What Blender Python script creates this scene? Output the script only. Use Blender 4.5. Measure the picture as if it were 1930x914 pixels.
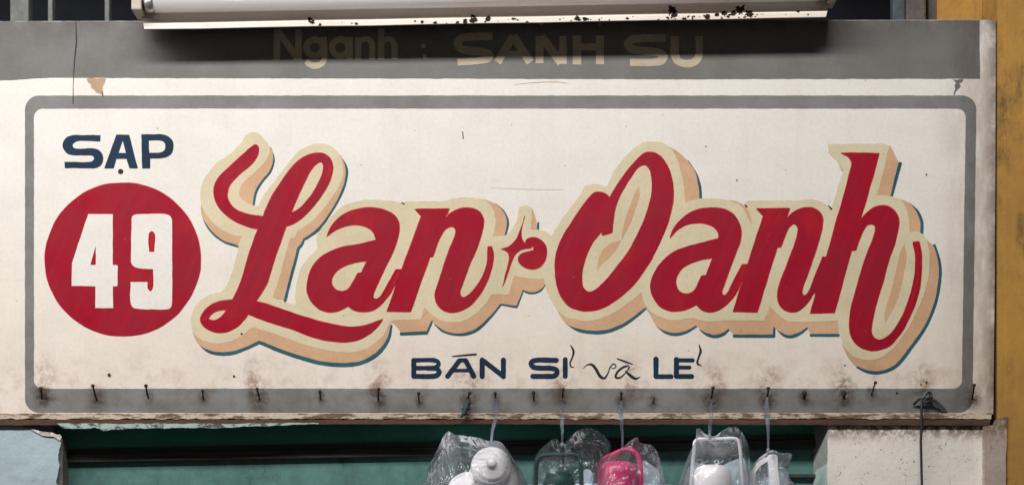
import bpy, bmesh, math, random
from mathutils import Vector, Matrix, noise
from mathutils.geometry import tessellate_polygon

random.seed(7)
for o in list(bpy.data.objects):
    bpy.data.objects.remove(o)
scene = bpy.context.scene
col = scene.collection

# ------------------------------------------------------------------ camera
# one photograph pixel on the face of the sign is one millimetre; the sign's
# face is the plane y = 0 and the viewer stands below it, 3.2 m away
D, CZ = 3.2, -0.75
cam_data = bpy.data.cameras.new('camera')
cam = bpy.data.objects.new('camera', cam_data)
col.objects.link(cam)
cam.location = (0, -D, CZ)
cam.rotation_euler = (math.radians(90), 0, 0)
cam_data.sensor_width = 36
cam_data.lens = 36 * D / 1.93
cam_data.shift_y = -CZ / 1.93
cam_data.clip_end = 100
scene.camera = cam

# ------------------------------------------------------------------ light
world = bpy.data.worlds.new('World')
scene.world = world
world.use_nodes = True
bg = world.node_tree.nodes['Background']
bg.inputs[0].default_value = (1.0, 0.95, 0.90, 1)
bg.inputs[1].default_value = 0.06

# daylight coming in through the long gap between the awnings of the lane
ld = bpy.data.lights.new('lane_daylight', 'AREA')
ld.shape = 'RECTANGLE'
ld.size, ld.size_y = 13.0, 0.36
ld.energy = 525
ld.color = (1.0, 0.975, 0.945)
lane = bpy.data.objects.new('lane_daylight', ld)
col.objects.link(lane)
lane.location = (-5.6, -2.3, 2.2)
lane.rotation_euler = (Vector((0, 0, 0.0)) - Vector((0, -2.3, 2.2))).to_track_quat('-Z', 'Y').to_euler()

vs = scene.view_settings
vs.view_transform = 'Standard'
vs.look = 'None'
vs.exposure = 0
vs.gamma = 1

# ------------------------------------------------------------------ helpers
def at(px, py, Y=0.0):
    f = (D + Y) / D
    return Vector(((px - 965) / 1000 * f, Y, CZ + ((457 - py) / 1000 - CZ) * f))

def lin(r, g, b):
    def f(c):
        c /= 255
        return c / 12.92 if c <= 0.04045 else ((c + 0.055) / 1.055) ** 2.4
    return (f(r), f(g), f(b), 1)

def tag(o, label=None, cat=None, group=None, kind=None):
    if label: o['label'] = label
    if cat: o['category'] = cat
    if group: o['group'] = group
    if kind: o['kind'] = kind
    return o

def empty(name, loc):
    o = bpy.data.objects.new(name, None)
    o.empty_display_size = 0.05
    o.location = loc
    col.objects.link(o)
    return o

def wloc(o):
    v = Vector((0, 0, 0))
    while o is not None:
        v += o.location
        o = o.parent
    return v

def obj(name, verts, faces, mat, parent=None, smooth=False, origin=None):
    """verts in world metres; the object is linked as ONE mesh"""
    me = bpy.data.meshes.new(name)
    base = wloc(parent) if parent is not None else Vector((0, 0, 0))
    loc = Vector(origin) if origin is not None else base
    me.from_pydata([Vector(v) - loc for v in verts], [], faces)
    me.materials.append(mat)
    if smooth:
        me.polygons.foreach_set('use_smooth', [True] * len(me.polygons))
    me.update()
    o = bpy.data.objects.new(name, me)
    col.objects.link(o)
    o.location = loc - base
    if parent is not None:
        o.parent = parent
    return o

class MB:
    def __init__(s): s.v, s.f = [], []
    def add(s, v, f):
        n = len(s.v); s.v += [Vector(p) for p in v]; s.f += [tuple(i + n for i in q) for q in f]; return s
    def box(s, x0, x1, y0, y1, z0, z1):
        v = [(x, y, z) for x in (x0, x1) for y in (y0, y1) for z in (z0, z1)]
        return s.add(v, [(0, 1, 3, 2), (4, 6, 7, 5), (0, 4, 5, 1), (2, 3, 7, 6), (0, 2, 6, 4), (1, 5, 7, 3)])
    def tube(s, pts, rad, n=10, cap=True):
        pts = [Vector(p) for p in pts]
        rr = rad if isinstance(rad, (list, tuple)) else [rad] * len(pts)
        v, f = [], []
        prev = None
        for i, p in enumerate(pts):
            t = (pts[min(i + 1, len(pts) - 1)] - pts[max(i - 1, 0)]).normalized()
            if prev is None:
                a = t.orthogonal().normalized()
            else:
                a = (prev - t * prev.dot(t)).normalized()
            prev = a
            b = t.cross(a)
            for k in range(n):
                w = 2 * math.pi * k / n
                v.append(p + (a * math.cos(w) + b * math.sin(w)) * rr[i])
        for i in range(len(pts) - 1):
            for k in range(n):
                f.append((i * n + k, i * n + (k + 1) % n, (i + 1) * n + (k + 1) % n, (i + 1) * n + k))
        if cap:
            f.append(tuple(range(n))[::-1])
            f.append(tuple((len(pts) - 1) * n + k for k in range(n)))
        return s.add(v, f)
    def lathe(s, prof, origin, axis, n=40):
        axis = Vector(axis).normalized(); a = axis.orthogonal().normalized(); b = axis.cross(a)
        o = Vector(origin); v, f = [], []
        for r, h in prof:
            for k in range(n):
                w = 2 * math.pi * k / n
                v.append(o + axis * h + (a * math.cos(w) + b * math.sin(w)) * max(r, 1e-5))
        for i in range(len(prof) - 1):
            for k in range(n):
                f.append((i * n + k, i * n + (k + 1) % n, (i + 1) * n + (k + 1) % n, (i + 1) * n + k))
        return s.add(v, f)
    def build(s, name, mat, parent=None, smooth=False, origin=None):
        return obj(name, s.v, s.f, mat, parent, smooth, origin)

def bevel(o, w=0.002, seg=2):
    bm = bmesh.new(); bm.from_mesh(o.data)
    bmesh.ops.recalc_face_normals(bm, faces=bm.faces)
    bmesh.ops.bevel(bm, geom=list(bm.edges), offset=w, segments=seg, affect='EDGES', profile=0.6, clamp_overlap=True)
    bm.to_mesh(o.data); bm.free()
    return o

# --- traced outlines: "A440,158c" = a point in drawing sheet A, c = corner
SHEET = {'A': (360, 230, 3.655), 'B': (360, 450, 3.655), 'C': (560, 370, 3.265), 'D': (900, 380, 4.1545),
         'E': (1020, 260, 3.655), 'F': (1020, 420, 3.655), 'G': (1360, 260, 3.657), 'H': (1360, 460, 3.657),
         'I': (70, 230, 4.1545), 'J': (70, 420, 3.973), 'K': (760, 630, 3.3276), 'L': (480, 30, 4.386),
         'M': (830, 30, 3.574), 'P': (0, 0, 1), 'Q': (780, 720, 4.595), 'R': (1120, 720, 4.595)}
def parse(s):
    out, sh = [], 'P'
    for t in s.replace(';', ' ').split():
        if t[0].isalpha():
            sh = t[0]; t = t[1:]
        c = t.endswith('c')
        x, y = t.rstrip('c').split(',')
        a, b, k = SHEET[sh]
        out.append((a + float(x) / k, b + float(y) / k, c))
    return out

def crom(p0, p1, p2, p3, t):
    def tj(ti, a, b):
        return ti + max(math.hypot(b[0] - a[0], b[1] - a[1]), 1e-4) ** 0.5
    t0 = 0; t1 = tj(t0, p0, p1); t2 = tj(t1, p1, p2); t3 = tj(t2, p2, p3)
    u = t1 + (t2 - t1) * t
    def L(a, b, ta, tb):
        w = (u - ta) / (tb - ta)
        return tuple(a[i] + (b[i] - a[i]) * w for i in range(len(a)))
    A1 = L(p0, p1, t0, t1); A2 = L(p1, p2, t1, t2); A3 = L(p2, p3, t2, t3)
    def L2(a, b, ta, tb):
        w = (u - ta) / (tb - ta)
        return tuple(a[i] + (b[i] - a[i]) * w for i in range(len(a)))
    return L2(L2(A1, A2, t0, t2), L2(A2, A3, t1, t3), t1, t2)

def smooth_open(pts, step=3.0):
    out = []
    n = len(pts)
    if n == 2:
        m = max(1, int(math.hypot(pts[1][0] - pts[0][0], pts[1][1] - pts[0][1]) / (step * 2)))
        return [tuple(pts[0][i] + (pts[1][i] - pts[0][i]) * k / m for i in range(len(pts[0]))) for k in range(m + 1)]
    for i in range(n - 1):
        p1, p2 = pts[i], pts[i + 1]
        p0 = pts[i - 1] if i else tuple(2 * p1[j] - p2[j] for j in range(len(p1)))
        p3 = pts[i + 2] if i + 2 < n else tuple(2 * p2[j] - p1[j] for j in range(len(p1)))
        m = max(2, int(math.hypot(p2[0] - p1[0], p2[1] - p1[1]) / step))
        for k in range(m):
            out.append(crom(p0, p1, p2, p3, k / m))
    out.append(pts[-1])
    return out

def smooth_closed(pts, step=3.0):
    n = len(pts)
    cs = [i for i, p in enumerate(pts) if p[2]]
    xy = [p[:2] for p in pts]
    out = []
    if not cs:
        for i in range(n):
            p0, p1, p2, p3 = xy[i - 1], xy[i], xy[(i + 1) % n], xy[(i + 2) % n]
            m = max(2, int(math.hypot(p2[0] - p1[0], p2[1] - p1[1]) / step))
            for k in range(m):
                out.append(crom(p0, p1, p2, p3, k / m))
        return out
    for a, i in enumerate(cs):
        j = cs[(a + 1) % len(cs)]
        seg = [xy[i]]
        k = i
        while True:
            k = (k + 1) % n
            seg.append(xy[k])
            if k == j: break
        out += smooth_open(seg, step)[:-1]
    return out

def wob(x, y, amp):
    v = noise.noise_vector(Vector((x * 0.07, y * 0.07, 3.3)))
    w = noise.noise_vector(Vector((x * 0.25, y * 0.25, 9.1)))
    return x + amp * (v.x + 0.5 * w.x), y + amp * (v.y + 0.5 * w.y)

ZL = [0]
def paint(name, loops, mat, parent, layer, amp=0.55, thick=None):
    """a painted shape: outline strings (first outer, then holes) laid as a film on the sign's face"""
    ZL[0] += 1
    Y = -layer * 0.00022 - (ZL[0] % 8) * 0.00002
    rings = []
    for s in loops:
        pts = parse(s) if isinstance(s, str) else s
        sm = smooth_closed(pts)
        r = []
        for x, y in sm:
            x, y = wob(x, y, amp)
            if not r or math.hypot(x - r[-1][0], y - r[-1][1]) > 0.25:
                r.append((x, y))
        rings.append(r)
    flat = [at(x, y, 0) for r in rings for x, y in r]
    tess = tessellate_polygon([[Vector((p.x, p.z, 0)) for p in (at(x, y, 0) for x, y in r)] for r in rings])
    nv = len(flat)
    v = [Vector((p.x, Y, p.z)) for p in flat] + [Vector((p.x, Y + 0.00018, p.z)) for p in flat]
    f = []
    for t in tess:
        a, b, c = (flat[i] for i in t)
        cr = (b.x - a.x) * (c.z - a.z) - (b.z - a.z) * (c.x - a.x)
        f.append(tuple(t) if cr > 0 else tuple(reversed(t)))
    k = 0
    for r in rings:
        n = len(r)
        for i in range(n):
            a, b = k + i, k + (i + 1) % n
            f.append((a, b, b + nv, a + nv))
        k += n
    return obj(name, v, f, mat, parent)

def stroke_geo(pts, w, Y, round_cap=True, step=2.5):
    """brush stroke ribbon; pts [(x,y)], w width or widths in photograph pixels"""
    ws = w if isinstance(w, (list, tuple)) else [w] * len(pts)
    p3 = smooth_open([(p[0], p[1], ww) for p, ww in zip(pts, ws)], step)
    v, f = [], []
    L, Rr = [], []
    n = len(p3)
    for i, (x, y, ww) in enumerate(p3):
        a, b = p3[max(i - 1, 0)], p3[min(i + 1, n - 1)]
        dx, dy = b[0] - a[0], b[1] - a[1]
        l = math.hypot(dx, dy) or 1
        nx, ny = -dy / l, dx / l
        h = ww / 2 * (1 + 0.10 * noise.noise(Vector((x * 0.2, y * 0.2, 1.7))))
        L.append((x + nx * h, y + ny * h)); Rr.append((x - nx * h, y - ny * h))
    pl = L + Rr[::-1]
    V = [at(x, y, 0) for x, y in L] + [at(x, y, 0) for x, y in Rr]
    F = [(i, i + 1, n + i + 1, n + i) for i in range(n - 1)]
    if round_cap:
        for (c, a, b, ia, ib) in ((p3[0], p3[1], p3[0], n, 0), (p3[-1], p3[-2], p3[-1], n - 1, 2 * n - 1)):
            ang = math.atan2(b[1] - a[1], b[0] - a[0])
            h = c[2] / 2
            k0 = len(V)
            fan = []
            for k in range(1, 6):
                t = ang - math.pi / 2 + math.pi * k / 6
                V.append(at(c[0] + h * math.cos(t), c[1] + h * math.sin(t), 0))
                fan.append(k0 + k - 1)
            s1, s2 = (ia, ib)
            # order start/end so that the fan closes on the ribbon's end
            pS = at(c[0] + h * math.cos(ang - math.pi / 2), c[1] + h * math.sin(ang - math.pi / 2), 0)
            if (V[s1] - pS).length > (V[s2] - pS).length:
                s1, s2 = s2, s1
            F.append(tuple([s1] + fan + [s2]))
    V = [Vector((p.x, Y - 2e-6 * (i % n if i < 2 * n else 0), p.z)) for i, p in enumerate(V)]
    return V, F

def brush(name, strokes, mat, parent, layer, cap=True):
    """a painted letter made of brush strokes: [(outline string or points, width), ...]"""
    mb = MB()
    ZL[0] += 1
    for i, (s, w) in enumerate(strokes):
        pts = [p[:2] for p in parse(s)] if isinstance(s, str) else s
        V, F = stroke_geo(pts, w, -layer * 0.00022 - (ZL[0] % 8) * 0.00002 - i * 0.000004, cap)
        mb.add(V, F)
    o = mb.build(name, mat, parent)
    bm = bmesh.new(); bm.from_mesh(o.data)
    for fc in bm.faces:
        fc.normal_update()
        if fc.normal.y > 0: fc.normal_flip()
    bm.to_mesh(o.data); bm.free()
    return o

# ------------------------------------------------------------------ materials
class NT:
    def __init__(s, name):
        s.m = bpy.data.materials.new(name); s.m.use_nodes = True
        s.t = s.m.node_tree; s.b = s.t.nodes['Principled BSDF']
        s.pos = s.t.nodes.new('ShaderNodeNewGeometry').outputs['Position']
    def n(s, typ, **kw):
        d = s.t.nodes.new(typ)
        for k, v in kw.items(): setattr(d, k, v)
        return d
    def link(s, a, b): s.t.links.new(a, b)
    def put(s, sock, v):
        if hasattr(v, 'is_linked') or isinstance(v, bpy.types.NodeSocket): s.link(v, sock)
        else: sock.default_value = v
    def noise(s, scale, detail=4, rough=0.6, vec=None, dist=0.0):
        d = s.n('ShaderNodeTexNoise'); d.inputs['Scale'].default_value = scale
        d.inputs['Detail'].default_value = detail; d.inputs['Roughness'].default_value = rough
        d.inputs['Distortion'].default_value = dist
        s.link(vec if vec is not None else s.pos, d.inputs['Vector']); return d.outputs['Fac']
    def scaled(s, sc, off=(0, 0, 0)):
        d = s.n('ShaderNodeMapping'); d.inputs['Scale'].default_value = sc; d.inputs['Location'].default_value = off
        s.link(s.pos, d.inputs['Vector']); return d.outputs['Vector']
    def math(s, op, a, b=0.5, clamp=False):
        d = s.n('ShaderNodeMath', operation=op, use_clamp=clamp)
        s.put(d.inputs[0], a); s.put(d.inputs[1], b); return d.outputs[0]
    def ramp(s, v, lo, hi, a=0.0, b=1.0):
        d = s.n('ShaderNodeMapRange', interpolation_type='SMOOTHSTEP'); s.put(d.inputs[0], v)
        for i, x in zip((1, 2, 3, 4), (lo, hi, a, b)): d.inputs[i].default_value = x
        return d.outputs[0]
    def mix(s, f, a, b, mode='MIX'):
        d = s.n('ShaderNodeMix', data_type='RGBA', blend_type=mode)
        s.put(d.inputs['Factor'], f); s.put(d.inputs['A'], a); s.put(d.inputs['B'], b); return d.outputs['Result']
    def xyz(s):
        d = s.n('ShaderNodeSeparateXYZ'); s.link(s.pos, d.inputs[0]); return d.outputs
    def specks(s, scale, size, keep, off=0.0):
        """scattered small dots: 1 in a dot"""
        d = s.n('ShaderNodeTexVoronoi'); d.inputs['Scale'].default_value = scale
        v = s.scaled((1, 1, 1), (off, off * 0.7, off * 1.3))
        w = s.n('ShaderNodeTexNoise'); w.inputs['Scale'].default_value = scale * 2.2; s.link(v, w.inputs['Vector'])
        s.link(v, d.inputs['Vector'])
        sx = s.n('ShaderNodeSeparateColor'); s.link(d.outputs['Color'], sx.inputs[0])
        k = s.math('GREATER_THAN', sx.outputs[0], 1 - keep)
        sz = s.math('MULTIPLY', sx.outputs[1], size)
        dd = s.math('ADD', d.outputs['Distance'], s.math('MULTIPLY', s.math('SUBTRACT', w.outputs['Fac'], 0.5), size * 1.2))
        return s.math('MULTIPLY', s.math('LESS_THAN', dd, sz), k)
    def bump(s, h, strength=0.3, dist=0.002):
        d = s.n('ShaderNodeBump'); d.inputs['Strength'].default_value = strength; d.inputs['Distance'].default_value = dist
        s.link(h, d.inputs['Height']); s.link(d.outputs[0], s.b.inputs['Normal']); return d
    def done(s, colr, rough=0.6, spec=0.4):
        s.put(s.b.inputs['Base Color'], colr); s.put(s.b.inputs['Roughness'], rough)
        s.b.inputs['Specular IOR Level'].default_value = spec
        return s.m

NAILS = [  # head x, y, root x, y, thickness, kind
    (77, 732, 79, 754, 2.4, 'bent'), (175, 727, 183, 756, 2.2, 'long'), (275, 727, 280, 751, 2.2, 'long'),
    (382, 737, 384, 753, 2.0, 'long'), (484.6, 733, 489.5, 755, 2.0, 'long'), (603, 738, 604, 752, 2.0, 'long'),
    (714, 733, 713, 756, 2.0, 'long'), (789, 741, 790, 759, 2.0, 'long'), (885, 741, 882, 755, 2.2, 'long'),
    (933.4, 741, 934.5, 757, 2.0, 'long'), (1005.7, 740, 1006, 753, 2.2, 'long'), (1061.4, 734, 1060, 757, 2.0, 'long'),
    (1171, 741, 1170, 760, 2.0, 'long'), (1233, 748, 1230, 760, 1.7, 'thin'), (1344, 731, 1340, 760, 2.2, 'long'),
    (1448, 732, 1446, 757, 2.2, 'long'), (1516, 741, 1515, 752, 3.0, 'stub'), (1591, 741, 1590, 750, 3.0, 'stub'),
    (1650, 721, 1642, 745, 2.0, 'long'), (1836, 726, 1832, 753, 2.2, 'long')]

def stains(N, c):
    """rust and handling dirt round the nails, dirt along the lower edge, specks and age"""
    x, y, z = N.xyz()
    nz = N.noise(26, 5, 0.7); nf = N.noise(110, 4, 0.7)
    # dirt in the lowest hand's breadth
    band = N.math('MULTIPLY', N.ramp(z, -0.16, -0.285), N.ramp(nz, 0.42, 0.72))
    c = N.mix(N.math('MULTIPLY', band, 0.5), c, (0.62, 0.48, 0.40, 1), 'MULTIPLY')
    tot = None
    for i, (hx, hy, rx, ry, w, k) in enumerate(NAILS):
        p = at(rx, ry); r = 0.026 if i in (0, 1, 4, 6, 8, 14, 15, 17, 19) else 0.016
        d = N.n('ShaderNodeVectorMath', operation='DISTANCE')
        N.link(N.scaled((1, 0, 0.75), (0, 0, -0.75 * 0 + 0.0)), d.inputs[0])
        d.inputs[1].default_value = (p.x, 0, (p.z + 0.004) * 0.75)
        f = N.ramp(d.outputs['Value'], r, r * 0.12)
        tot = f if tot is None else N.math('MAXIMUM', tot, f)
    f = N.math('MULTIPLY', tot, N.ramp(N.math('ADD', N.math('MULTIPLY', nf, 0.6), N.math('MULTIPLY', nz, 0.4)), 0.34, 0.60))
    c = N.mix(N.math('MULTIPLY', f, 0.88), c, (0.050, 0.030, 0.024, 1))
    # smudges hanging above some nails
    sm = None
    for sx in (82, 480, 712, 880, 1055, 1190, 1345, 1445, 1590, 1735):
        p = at(sx, 722)
        d = N.n('ShaderNodeVectorMath', operation='DISTANCE')
        N.link(N.scaled((1, 0, 0.62)), d.inputs[0]); d.inputs[1].default_value = (p.x, 0, p.z * 0.62)
        g = N.ramp(d.outputs['Value'], 0.040, 0.0)
        sm = g if sm is None else N.math('MAXIMUM', sm, g)
    f = N.math('MULTIPLY', sm, N.ramp(N.math('ADD', N.math('MULTIPLY', nz, 0.6), N.math('MULTIPLY', nf, 0.4)), 0.40, 0.62))
    c = N.mix(N.math('MULTIPLY', f, 0.9), c, (0.40, 0.27, 0.21, 1), 'MULTIPLY')
    # grime at the right-hand end and along the top edge
    e = N.math('MULTIPLY', N.ramp(x, 0.78, 0.90), N.ramp(N.noise(18, 5, 0.7, N.scaled((1.6, 1, 0.5))), 0.20, 0.65))
    c = N.mix(N.math('MULTIPLY', e, 0.75), c, (0.52, 0.43, 0.38, 1), 'MULTIPLY')
    e = N.math('MULTIPLY', N.ramp(x, 0.885, 0.912), N.ramp(nz, 0.25, 0.6))
    c = N.mix(N.math('MULTIPLY', e, 0.7), c, (0.10, 0.07, 0.055, 1))
    e = N.math('MULTIPLY', N.ramp(z, 0.365, 0.418), N.ramp(nz, 0.25, 0.7))
    c = N.mix(N.math('MULTIPLY', e, 0.5), c, (0.06, 0.045, 0.04, 1))
    # faint water runs
    run = N.ramp(N.noise(1.0, 5, 0.65, N.scaled((42, 1, 1.6))), 0.50, 0.72)
    c = N.mix(N.math('MULTIPLY', run, 0.14), c, (0.80, 0.74, 0.66, 1), 'MULTIPLY')
    # fly specks
    c = N.mix(N.math('MULTIPLY', N.specks(21, 0.075, 0.20, 0.3), 0.62), c, (0.13, 0.11, 0.09, 1))
    c = N.mix(N.math('MULTIPLY', N.specks(60, 0.10, 0.07, 1.9), 0.6), c, (0.20, 0.15, 0.11, 1))
    low = N.math('MULTIPLY', N.specks(75, 0.16, 0.22, 4.1), N.ramp(z, -0.10, -0.27))
    c = N.mix(N.math('MULTIPLY', low, 0.75), c, (0.12, 0.075, 0.05, 1))
    return c

def paint_mat(name, c1, c2, rough=0.5, streak=(2.5, 1, 5), dirt=True, bumps=0.12, thin=None, spec=0.3):
    N = NT(name)
    s = N.noise(3.2, 5, 0.6, N.scaled(streak))
    b = N.noise(9, 5, 0.65)
    c = N.mix(N.ramp(N.math('ADD', N.math('MULTIPLY', s, 0.5), N.math('MULTIPLY', b, 0.5)), 0.36, 0.64), c1, c2)
    if thin is not None:
        c = N.mix(N.math('MULTIPLY', N.ramp(N.noise(14, 3, 0.5, N.scaled((1, 1, 1), (3, 1, 2))), 0.60, 0.74), 0.6), c, thin)
    c = N.mix(N.ramp(N.noise(150, 3, 0.7), 0.3, 0.7, 0.0, 0.16), c, tuple(0.55 * q for q in c2[:3]) + (1,))
    if dirt: c = stains(N, c)
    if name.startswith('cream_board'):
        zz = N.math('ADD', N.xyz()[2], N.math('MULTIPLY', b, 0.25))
        c = N.mix(N.ramp(zz, 0.32, -0.15, 0.0, 1.0), c, (1.0, 0.935, 0.885, 1), 'MULTIPLY')  # warmer light low on the board, tinted into the paint colour
    h = N.math('ADD', N.math('MULTIPLY', N.noise(120, 3, 0.6, N.scaled((1.0, 1, 2.2))), 0.10), N.math('ADD', N.noise(6, 3, 0.5), N.math('MULTIPLY', N.noise(1.8, 2, 0.5, N.scaled((1, 1, 2.4))), 2.2)))
    N.bump(h, bumps, 0.006)
    return N.done(c, rough if not isinstance(rough, tuple) else N.ramp(b, 0.3, 0.7, *rough), spec)

def brush_red(name, c1, c2, c3):
    """gloss paint laid on in slanting brush strokes, thin in places"""
    N = NT(name)
    mp = N.n('ShaderNodeMapping'); mp.inputs['Rotation'].default_value = (0, math.radians(68), 0); mp.inputs['Scale'].default_value = (1, 1, 1)
    N.link(N.pos, mp.inputs['Vector'])
    m2 = N.n('ShaderNodeMapping'); m2.inputs['Scale'].default_value = (5, 1, 60); N.link(mp.outputs[0], m2.inputs['Vector'])
    st = N.noise(1.0, 5, 0.65, m2.outputs[0], 0.4)
    bl = N.noise(8, 4, 0.6)
    c = N.mix(N.ramp(N.math('ADD', N.math('MULTIPLY', st, 0.55), N.math('MULTIPLY', bl, 0.45)), 0.38, 0.62), c1, c2)
    c = N.mix(N.math('MULTIPLY', N.ramp(N.math('ADD', N.math('MULTIPLY', N.noise(11, 3, 0.5, N.scaled((1, 1, 1), (3, 1, 2))), 0.7), N.math('MULTIPLY', st, 0.3)), 0.54, 0.66), 0.8), c, c3)
    c = stains(N, c)
    N.bump(N.math('ADD', N.math('MULTIPLY', st, 0.25), N.math('MULTIPLY', N.noise(6, 3, 0.5), 1.5)), 0.22, 0.003)
    return N.done(c, N.ramp(bl, 0.3, 0.7, 0.33, 0.5), 0.22)

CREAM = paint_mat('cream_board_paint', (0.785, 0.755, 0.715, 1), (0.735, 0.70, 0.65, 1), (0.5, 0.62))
GREY = paint_mat('grey_border_paint', (0.175, 0.168, 0.160, 1), (0.14, 0.134, 0.126, 1), (0.45, 0.6))
GREYB = paint_mat('blue_grey_border_paint', (0.225, 0.225, 0.228, 1), (0.165, 0.160, 0.152, 1), (0.45, 0.6))
RED = brush_red('crimson_sign_paint', (0.335, 0.0050, 0.0215, 1), (0.275, 0.0040, 0.0185, 1), (0.385, 0.010, 0.019, 1))
THINRED = paint_mat('thin_red_brushwork', (0.45, 0.012, 0.016, 1), (0.36, 0.006, 0.018, 1), (0.36, 0.45), spec=0.22)
OUTL = paint_mat('pale_straw_outline_paint', (0.68, 0.59, 0.415, 1), (0.60, 0.515, 0.345, 1), 0.55)
SALM = paint_mat('peach_shade_paint', (0.64, 0.405, 0.24, 1), (0.54, 0.32, 0.19, 1), 0.55)
TEAL = paint_mat('petrol_line_paint', (0.034, 0.130, 0.170, 1), (0.025, 0.085, 0.110, 1), 0.5, spec=0.15)
NAVY = paint_mat('navy_lettering_paint', (0.011, 0.034, 0.078, 1), (0.009, 0.024, 0.052, 1), 0.5, spec=0.15)
INK = paint_mat('dark_ink_paint', (0.025, 0.026, 0.034, 1), (0.018, 0.018, 0.022, 1), 0.5, spec=0.15)
HEAD = paint_mat('faded_header_lettering', (0.52, 0.45, 0.34, 1), (0.40, 0.34, 0.25, 1), 0.55)
RAW = paint_mat('bare_tan_primer', (0.50, 0.34, 0.22, 1), (0.42, 0.28, 0.18, 1), 0.7)

def wood_edge():
    N = NT('chipped_cream_edge')
    v = N.scaled((1, 1, 3))
    n = N.noise(34, 6, 0.75, N.scaled((0.5, 1, 2.2))); m = N.noise(120, 4, 0.7)
    c = N.mix(N.ramp(n, 0.47, 0.56), (0.56, 0.46, 0.37, 1), (0.17, 0.105, 0.065, 1))
    c = N.mix(N.ramp(m, 0.55, 0.72, 0, 0.6), c, (0.07, 0.045, 0.03, 1))
    N.bump(N.math('ADD', n, m), 0.6, 0.003)
    return N.done(c, 0.75, 0.2)
EDGE = wood_edge()

def simple(name, c1, c2, rough=0.6, sc=12, bump=0.2, spec=0.4, stretch=(1, 1, 1), dark=None, dk=(0.56, 0.72), metallic=0.0):
    N = NT(name)
    a = N.noise(sc, 6, 0.65, N.scaled(stretch)); b = N.noise(sc * 7, 4, 0.7)
    c = N.mix(N.ramp(N.math('ADD', N.math('MULTIPLY', a, 0.7), N.math('MULTIPLY', b, 0.3)), 0.35, 0.65), c1, c2)
    if dark is not None:
        k = N.noise(sc * 1.7, 6, 0.75, N.scaled(stretch, (5, 3, 1)))
        c = N.mix(N.ramp(k, dk[0], dk[1]), c, dark)
    N.bump(N.math('ADD', a, N.math('MULTIPLY', b, 0.5)), bump, 0.004)
    N.b.inputs['Metallic'].default_value = metallic
    return N.done(c, rough, spec)

WOOD = simple('old_brown_wood', (0.115, 0.062, 0.042, 1), (0.062, 0.034, 0.024, 1), 0.75, 14, 0.5, 0.2, (0.3, 1, 4), (0.03, 0.02, 0.014, 1))
RUST = simple('rusty_nail_steel', (0.045, 0.026, 0.019, 1), (0.020, 0.013, 0.011, 1), 0.7, 300, 0.3, 0.3, metallic=0.3)
BLUEP = simple('pale_blue_limewash', (0.40, 0.50, 0.545, 1), (0.32, 0.395, 0.43, 1), 0.85, 9, 0.5, 0.2, (1, 1, 1.3), (0.19, 0.27, 0.29, 1), (0.57, 0.75))
CEMENT = simple('bare_grey_cement', (0.22, 0.21, 0.19, 1), (0.15, 0.145, 0.13, 1), 0.9, 30, 0.7, 0.15, dark=(0.07, 0.065, 0.06, 1))
def plaster_mat(name, c1, c2, dirtc):
    N = NT(name)
    a = N.noise(7, 6, 0.65); b = N.noise(60, 5, 0.75)
    c = N.mix(N.ramp(a, 0.35, 0.65), c1, c2)
    c = N.mix(N.ramp(N.noise(45, 6, 0.8, N.scaled((1.2, 1, 0.8), (2, 1, 3))), 0.57, 0.75, 0, 0.75), c, dirtc)
    sc = N.ramp(N.noise(90, 4, 0.7, N.scaled((1.0, 1, 0.7), (1, 4, 2)), 1.5), 0.60, 0.70)
    c = N.mix(N.math('MULTIPLY', sc, 0.75), c, (0.20, 0.155, 0.13, 1))
    c = N.mix(N.math('MULTIPLY', N.specks(80, 0.16, 0.25, 2.9), 0.7), c, (0.15, 0.115, 0.10, 1))
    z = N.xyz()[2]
    c = N.mix(N.math('MULTIPLY', N.ramp(z, -0.385, -0.345), N.ramp(b, 0.35, 0.6)), c, (0.16, 0.10, 0.07, 1))  # brown shade just under the sign, put into the plaster colour
    N.bump(N.math('ADD', a, N.math('MULTIPLY', b, 0.5)), 0.5, 0.004)
    return N.done(c, 0.85, 0.2)
WHITEP = plaster_mat('dirty_white_plaster', (0.80, 0.75, 0.70, 1), (0.70, 0.66, 0.61, 1), (0.42, 0.36, 0.31, 1))
PINKP = plaster_mat('worn_pinkish_plaster', (0.46, 0.38, 0.32, 1), (0.36, 0.29, 0.24, 1), (0.22, 0.17, 0.13, 1))
YELLOW = simple('ochre_wall_paint', (0.46, 0.25, 0.055, 1), (0.35, 0.185, 0.048, 1), 0.75, 6, 0.4, 0.25, (1.6, 1, 0.6), (0.12, 0.075, 0.032, 1), (0.48, 0.72))
GREEN = simple('sea_green_shutter_paint', (0.095, 0.225, 0.205, 1), (0.060, 0.140, 0.125, 1), 0.5, 8, 0.35, 0.4, (1.4, 1, 0.8), (0.035, 0.085, 0.070, 1), (0.55, 0.75))
DKGREEN = simple('bottle_green_paint', (0.060, 0.34, 0.245, 1), (0.044, 0.24, 0.175, 1), 0.5, 10, 0.3, 0.4, (0.6, 1, 2))
RAIL = simple('dark_rail', (0.055, 0.058, 0.055, 1), (0.026, 0.024, 0.023, 1), 0.6, 20, 0.4, 0.3, (0.3, 1, 3))  # near-black colour for the rails and ledge
MINT = simple('peeling_mint_paint', (0.33, 0.45, 0.41, 1), (0.40, 0.50, 0.46, 1), 0.7, 40, 0.5, 0.2, (0.5, 1, 1), (0.09, 0.09, 0.075, 1), (0.50, 0.58))
MINTW = simple('pale_mint_wash', (0.42, 0.55, 0.53, 1), (0.34, 0.45, 0.44, 1), 0.8, 14, 0.4, 0.2)
VOID = simple('dark_interior', (0.010, 0.011, 0.015, 1), (0.006, 0.006, 0.008, 1), 0.9, 4, 0.1, 0.1)
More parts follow.
